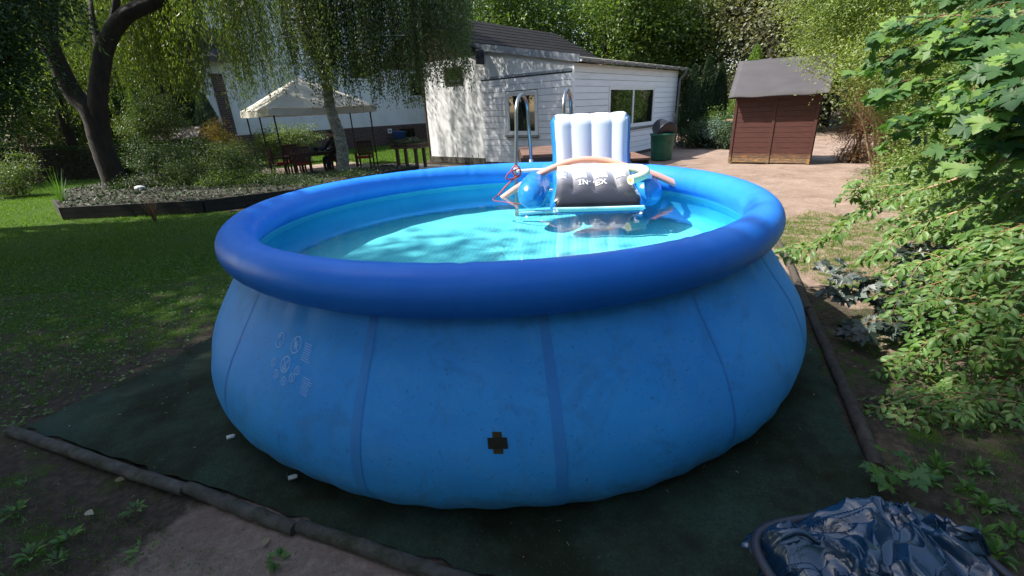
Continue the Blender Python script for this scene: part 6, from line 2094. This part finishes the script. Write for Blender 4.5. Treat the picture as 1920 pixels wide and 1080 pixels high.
for k in range(9):
    x0, y0 = rng.uniform(1860, 1940), rng.uniform(740, 830); Y = rng.uniform(2.1, 2.35); x1 = rng.uniform(1600, 1720); y1 = y0 + rng.uniform(-5, 35)
    bo.branch(at_many([(x0, y0, Y), ((x0 + x1) / 2, (y0 + y1) / 2 - 20, Y + .06), (x1, min(y1, 845), Y + .1)]), .007, 13, .24, .055, .044, .006, .25)
bo.mb.tube(spline([(3.3, 2.25, -.05), (3.1, 2.3, .4), at(1850, 740, 2.45)], 6), .02, 8)
bo.finish(t, 'cornel', 'ovate', 'twig', .50)

# maple boughs at the upper right
t = thing('maple_tree', 'maple with large pointed leaves spreading in at the top right', 'tree', (6.2, 3.6, 0))
bo = Bough()
for L_ in ([(2050, 60, 3.6), (1900, 40, 3.9), (1780, 30, 4.1), (1680, 55, 4.4)], [(2050, 110, 3.4), (1900, 90, 3.7), (1760, 90, 4.1), (1650, 110, 4.5)], [(2050, 150, 3.2), (1900, 140, 3.5), (1780, 150, 3.9), (1680, 170, 4.2)],
           [(2060, 190, 3.0), (1920, 190, 3.2), (1820, 200, 3.5), (1740, 225, 3.8)], [(2060, 230, 2.9), (1950, 240, 3.0), (1870, 255, 3.1)], [(2050, 0, 3.8), (1900, -30, 4.1), (1780, -20, 4.4)],
           [(2050, 90, 2.9), (1960, 80, 3.0), (1880, 110, 3.1)], [(2060, 130, 2.7), (1980, 140, 2.8), (1900, 170, 2.9)], [(2050, 30, 3.2), (1930, 20, 3.3), (1840, 50, 3.5)]):
    bo.branch(at_many(L_), .014, 14, .42, .108, .095, .055, .35, .9, up=(-.5, -.2, 1))
bo.mb.tube(spline([(6.2, 3.6, -.1), (6.1, 3.6, 1.4), (5.6, 3.6, 2.2), at(2050, 110, 3.4)], 6), .06, 9)
bo.finish(t, 'maple', 'maple', 'twig', 1.15)
# silvery crumpled-leaved sapling over the lawn strip
t = thing('silver_sapling', 'young maple with dull silvery leaves over the sunny grass strip', 'sapling', (3.75, 3.1, 0))
bo = Bough()
for L_ in ([(1800, 640, 3.2), (1720, 590, 3.25), (1640, 560, 3.3), (1570, 545, 3.35)], [(1790, 620, 3.1), (1700, 560, 3.2), (1630, 520, 3.3), (1570, 505, 3.4)], [(1820, 640, 3.1), (1740, 610, 3.1), (1650, 600, 3.1), (1600, 615, 3.1)],
           [(1880, 560, 3.4), (1820, 480, 3.4), (1740, 460, 3.5), (1690, 470, 3.5)], [(1880, 600, 3.0), (1800, 560, 3.0), (1740, 540, 3.05)]):
    bo.branch(at_many(L_), .007, 8, .20, .085, .07, .03, .35, up=(-.4, -.3, 1))
bo.mb.tube(spline([(3.75, 3.1, -.05), (3.6, 3.1, .4), at(1800, 640, 3.2)], 6), .012, 8); bo.mb.tube(spline([(3.75, 3.1, -.05), (3.8, 3.2, .6), at(1880, 560, 3.4)], 6), .012, 8)
bo.finish(t, 'silver', 'maple', 'twig', 1.1, count=220)


# ================================================================== WEEDS, GRASS, LITTER
def rosette(name, label, cat, x, y, n, l, lm, shape='rhomb', asp=.35, lift=.35, z=0.0, group=None):
    t = thing(name, label, cat, (x, y, z), group)
    a = rng.uniform(0, 6.28, n); el = rng.uniform(.05, lift * 2.5, n)
    D = np.column_stack([np.cos(a) * np.cos(el), np.sin(a) * np.cos(el), np.sin(el)])
    P = np.column_stack([x + np.cos(a) * l * .15, y + np.sin(a) * l * .15, np.full(n, z + .0)]) + D * rng.uniform(0, .5, n)[:, None] * l
    link('leaves', leaves_mesh('leaves', P, D, nrm(np.column_stack([-D[:, 0], -D[:, 1], np.full(n, 1.2)])), l * rng.uniform(.5, 1.1, n), l * asp * rng.uniform(.7, 1.1, n), shape), t, M[lm])
    return t
q = atz(1670, 918)
t = thing('maple_seedling', 'bright green lobed-leaf seedling at the end of the right edging pole', 'plant', (q[0], q[1], 0))
mb = MB(); P, D, N_, L = [], [], [], []
for k in range(15):
    a = rng.uniform(0, 6.28); r_ = rng.uniform(.02, .11); h = rng.uniform(.06, .17)
    e = q + np.array([r_ * math.cos(a) * 1.2, r_ * math.sin(a), h]); mb.tube(spline([q, q + (0, 0, h * .6), e], 4), .0016, 5)
    P.append(e); D.append(nrm(np.array([math.cos(a), math.sin(a), -.1]))); N_.append(nrm(np.array([.1, -.35, 1]) + rng.normal(size=3) * .25)); L.append(rng.uniform(.045, .075))
mb.build('stem', M['weed'], t, True)
leaf_objects('leaf', t, M['weed'], np.array(P), np.array(D), np.array(N_), np.array(L), np.array(L) * 1.1, 'maple')
WD = [((28, 800), 'small green weed beside the left end of the front edging rods'), ((50, 905), 'small weed on the dark soil below the second edging rod'), ((110, 1050), 'largest star-shaped weed at the bottom left corner'),
      ((130, 1010), 'weed just above the star-shaped one at the bottom left'), ((255, 955), 'small weed in the middle of the dark soil, right of the fallen brown leaf'), ((265, 1035), 'weed at the bottom between the star-shaped weed and the sandy patch'),
      ((30, 960), 'weed at the very left edge, above the bottom corner'), ((165, 745), 'weed at the left border of the green ground mat'), ((60, 1040), 'flat weed left of the star-shaped one in the bottom corner'), ((520, 1050), 'tiny weed in the sandy patch at the bottom'),
      ((1740, 900), 'leafy weed just right of the maple seedling'), ((1790, 960), 'leafy weed on the soil right of the tub rim, halfway down'), ((1840, 1000), 'leafy weed low on the right, next to the tub corner'), ((1870, 1040), 'lowest leafy weed in the bottom right corner'),
      ((1810, 920), 'weed below the hanging oval-leaved bough at the right'), ((1900, 1010), 'weed at the right edge near the bottom'), ((1775, 1010), 'weed growing against the right side of the tub'), ((1850, 950), 'broad-leaved weed amid the others at the right edge'),
      ((1700, 960), 'weed between the maple seedling and the tub'), ((1890, 960), 'weed at the right edge below the cornel twigs'), ((1760, 880), 'upper weed at the dark soil right of the edging pole end'), ((1830, 880), 'uppermost weed at the right, in the shade of the shrub')]
for k, ((x, y), lab) in enumerate(WD):
    q = atz(x, y)
    side = x < 960
    rosette('weed', lab, 'weed', q[0], q[1], int(rng.integers(10, 26)), (.045 if side else .055) * rng.uniform(.7, 1.3), 'weed', 'ovate' if not side else 'rhomb', .4, .3 if side else .5, group='weeds on the soil before the edging' if side else 'weeds right of the tub')

tag(blades('lawn_grass', LAWN_LEFT, 70000, .035, 'grass', .009), kind='stuff')
tag(blades('lawn_grass', LAWN_BACK, 38000, .07, 'grass', .016), kind='stuff')
tag(blades('sparse_grass', GRASS_RIGHT, 15000, .028, 'drygrass', .006), kind='stuff')
tag(blades('sparse_grass', [(-6.5, 1.0), (-3.6, 2.2), (-3.1, 4.0), (-2.4, 6.0), (-4.0, 6.0), (-7, 4.2)], 16000, .022, 'grass', .006), kind='stuff')
tag(blades('sparse_grass', [(1.95, .6), (2.1, 1.9), (3.2, 3.9), (4.5, 3.6), (4.0, .6)], 9000, .035, 'weed', .005), kind='stuff')
tag(blades('sparse_grass', [(-3.6, 2.3), (-.6, 1.25), (-.7, .6), (-3.6, .8)], 5000, .014, 'weed', .004), kind='stuff')
n = 12000
P = np.column_stack([rng.uniform(-13, -2.9, n), rng.uniform(10.1, 17.5, n), np.full(n, .235)])
P = P[inpoly(P[:, 0], P[:, 1], BED)]; k = len(P)
tag(link('ground_cover', leaves_mesh('ground_cover', P, nrm(rng.normal(size=(k, 3)) * (1, 1, .5) + (0, 0, .4)), nrm(rng.normal(size=(k, 3)) * .5 + (0, 0, 1)), .08 * rng.uniform(.5, 1.4, k), .045 * rng.uniform(.5, 1.4, k)), None, M['thuja']), kind='stuff')
# clover-like moss plants near the left of the mat
n = 5200
P = np.column_stack([rng.uniform(-7.5, -2.4, n), rng.uniform(2.6, 6.5, n), np.zeros(n)])
P = P[(P[:, 0] < -3.15 + (P[:, 1] - 2.6) * .40)]; k = len(P); P[:, 2] = rng.uniform(-.01, .015, k)
tag(link('ground_cover', leaves_mesh('ground_cover', P, nrm(rng.normal(size=(k, 3)) * (1, 1, .3)), nrm(rng.normal(size=(k, 3)) * .3 + (0, 0, 1)), .03 * rng.uniform(.5, 1.4, k), .02 * rng.uniform(.5, 1.4, k)), None, M['weed']), kind='stuff')
# fallen leaves and bits
def scatter(name, P, size, mat, asp=.5):
    k = len(P)
    tag(link(name, leaves_mesh(name, P, nrm(rng.normal(size=(k, 3)) * (1, 1, .15)), nrm(rng.normal(size=(k, 3)) * .25 + (0, 0, 1)), size * rng.uniform(.3, 1.3, k), size * asp * rng.uniform(.3, 1.2, k), 'ovate'), None, M[mat]), kind='stuff')
u, v = rng.random(260), rng.random(260)
P = np.column_stack([MAT_O[0] + E1[0] * 5 * u + E2[0] * 4 * v, MAT_O[1] + E1[1] * 5 * u + E2[1] * 4 * v, np.full(260, .026)])
scatter('fallen_leaves', P, .022, 'litter', .35)
n = 900
P = np.column_stack([rng.uniform(-6, 4.5, n), rng.uniform(.4, 6.5, n), np.full(n, .004)])
loc = P[:, :2] - MAT_O; a = loc @ E1; b = loc @ E2
P = P[~((a > -.05) & (a < 5.05) & (b > -.05))]
scatter('fallen_leaves', P, .022, 'litter', .4)
for (x, y), lab in (((50, 765), 'pale fallen leaf on the soil left of the ground mat'), ((215, 900), 'pale fallen leaf lying against the front edging rods'), ((160, 960), 'brown fallen leaf on the soil in front of the edging rods'), ((490, 1024), 'pale round leaf on the sandy patch at the bottom')):
    q = atz(x, y, .01); t = thing('fallen_leaf', lab, 'leaf', q)
    link('blade', leaves_mesh('blade', q[None], nrm(rng.normal(size=(1, 3)) * (1, 1, 0)), np.array([[0.1, -.2, 1.0]]), np.array([.05]), np.array([.035]), 'ovate'), t, M['litter'])
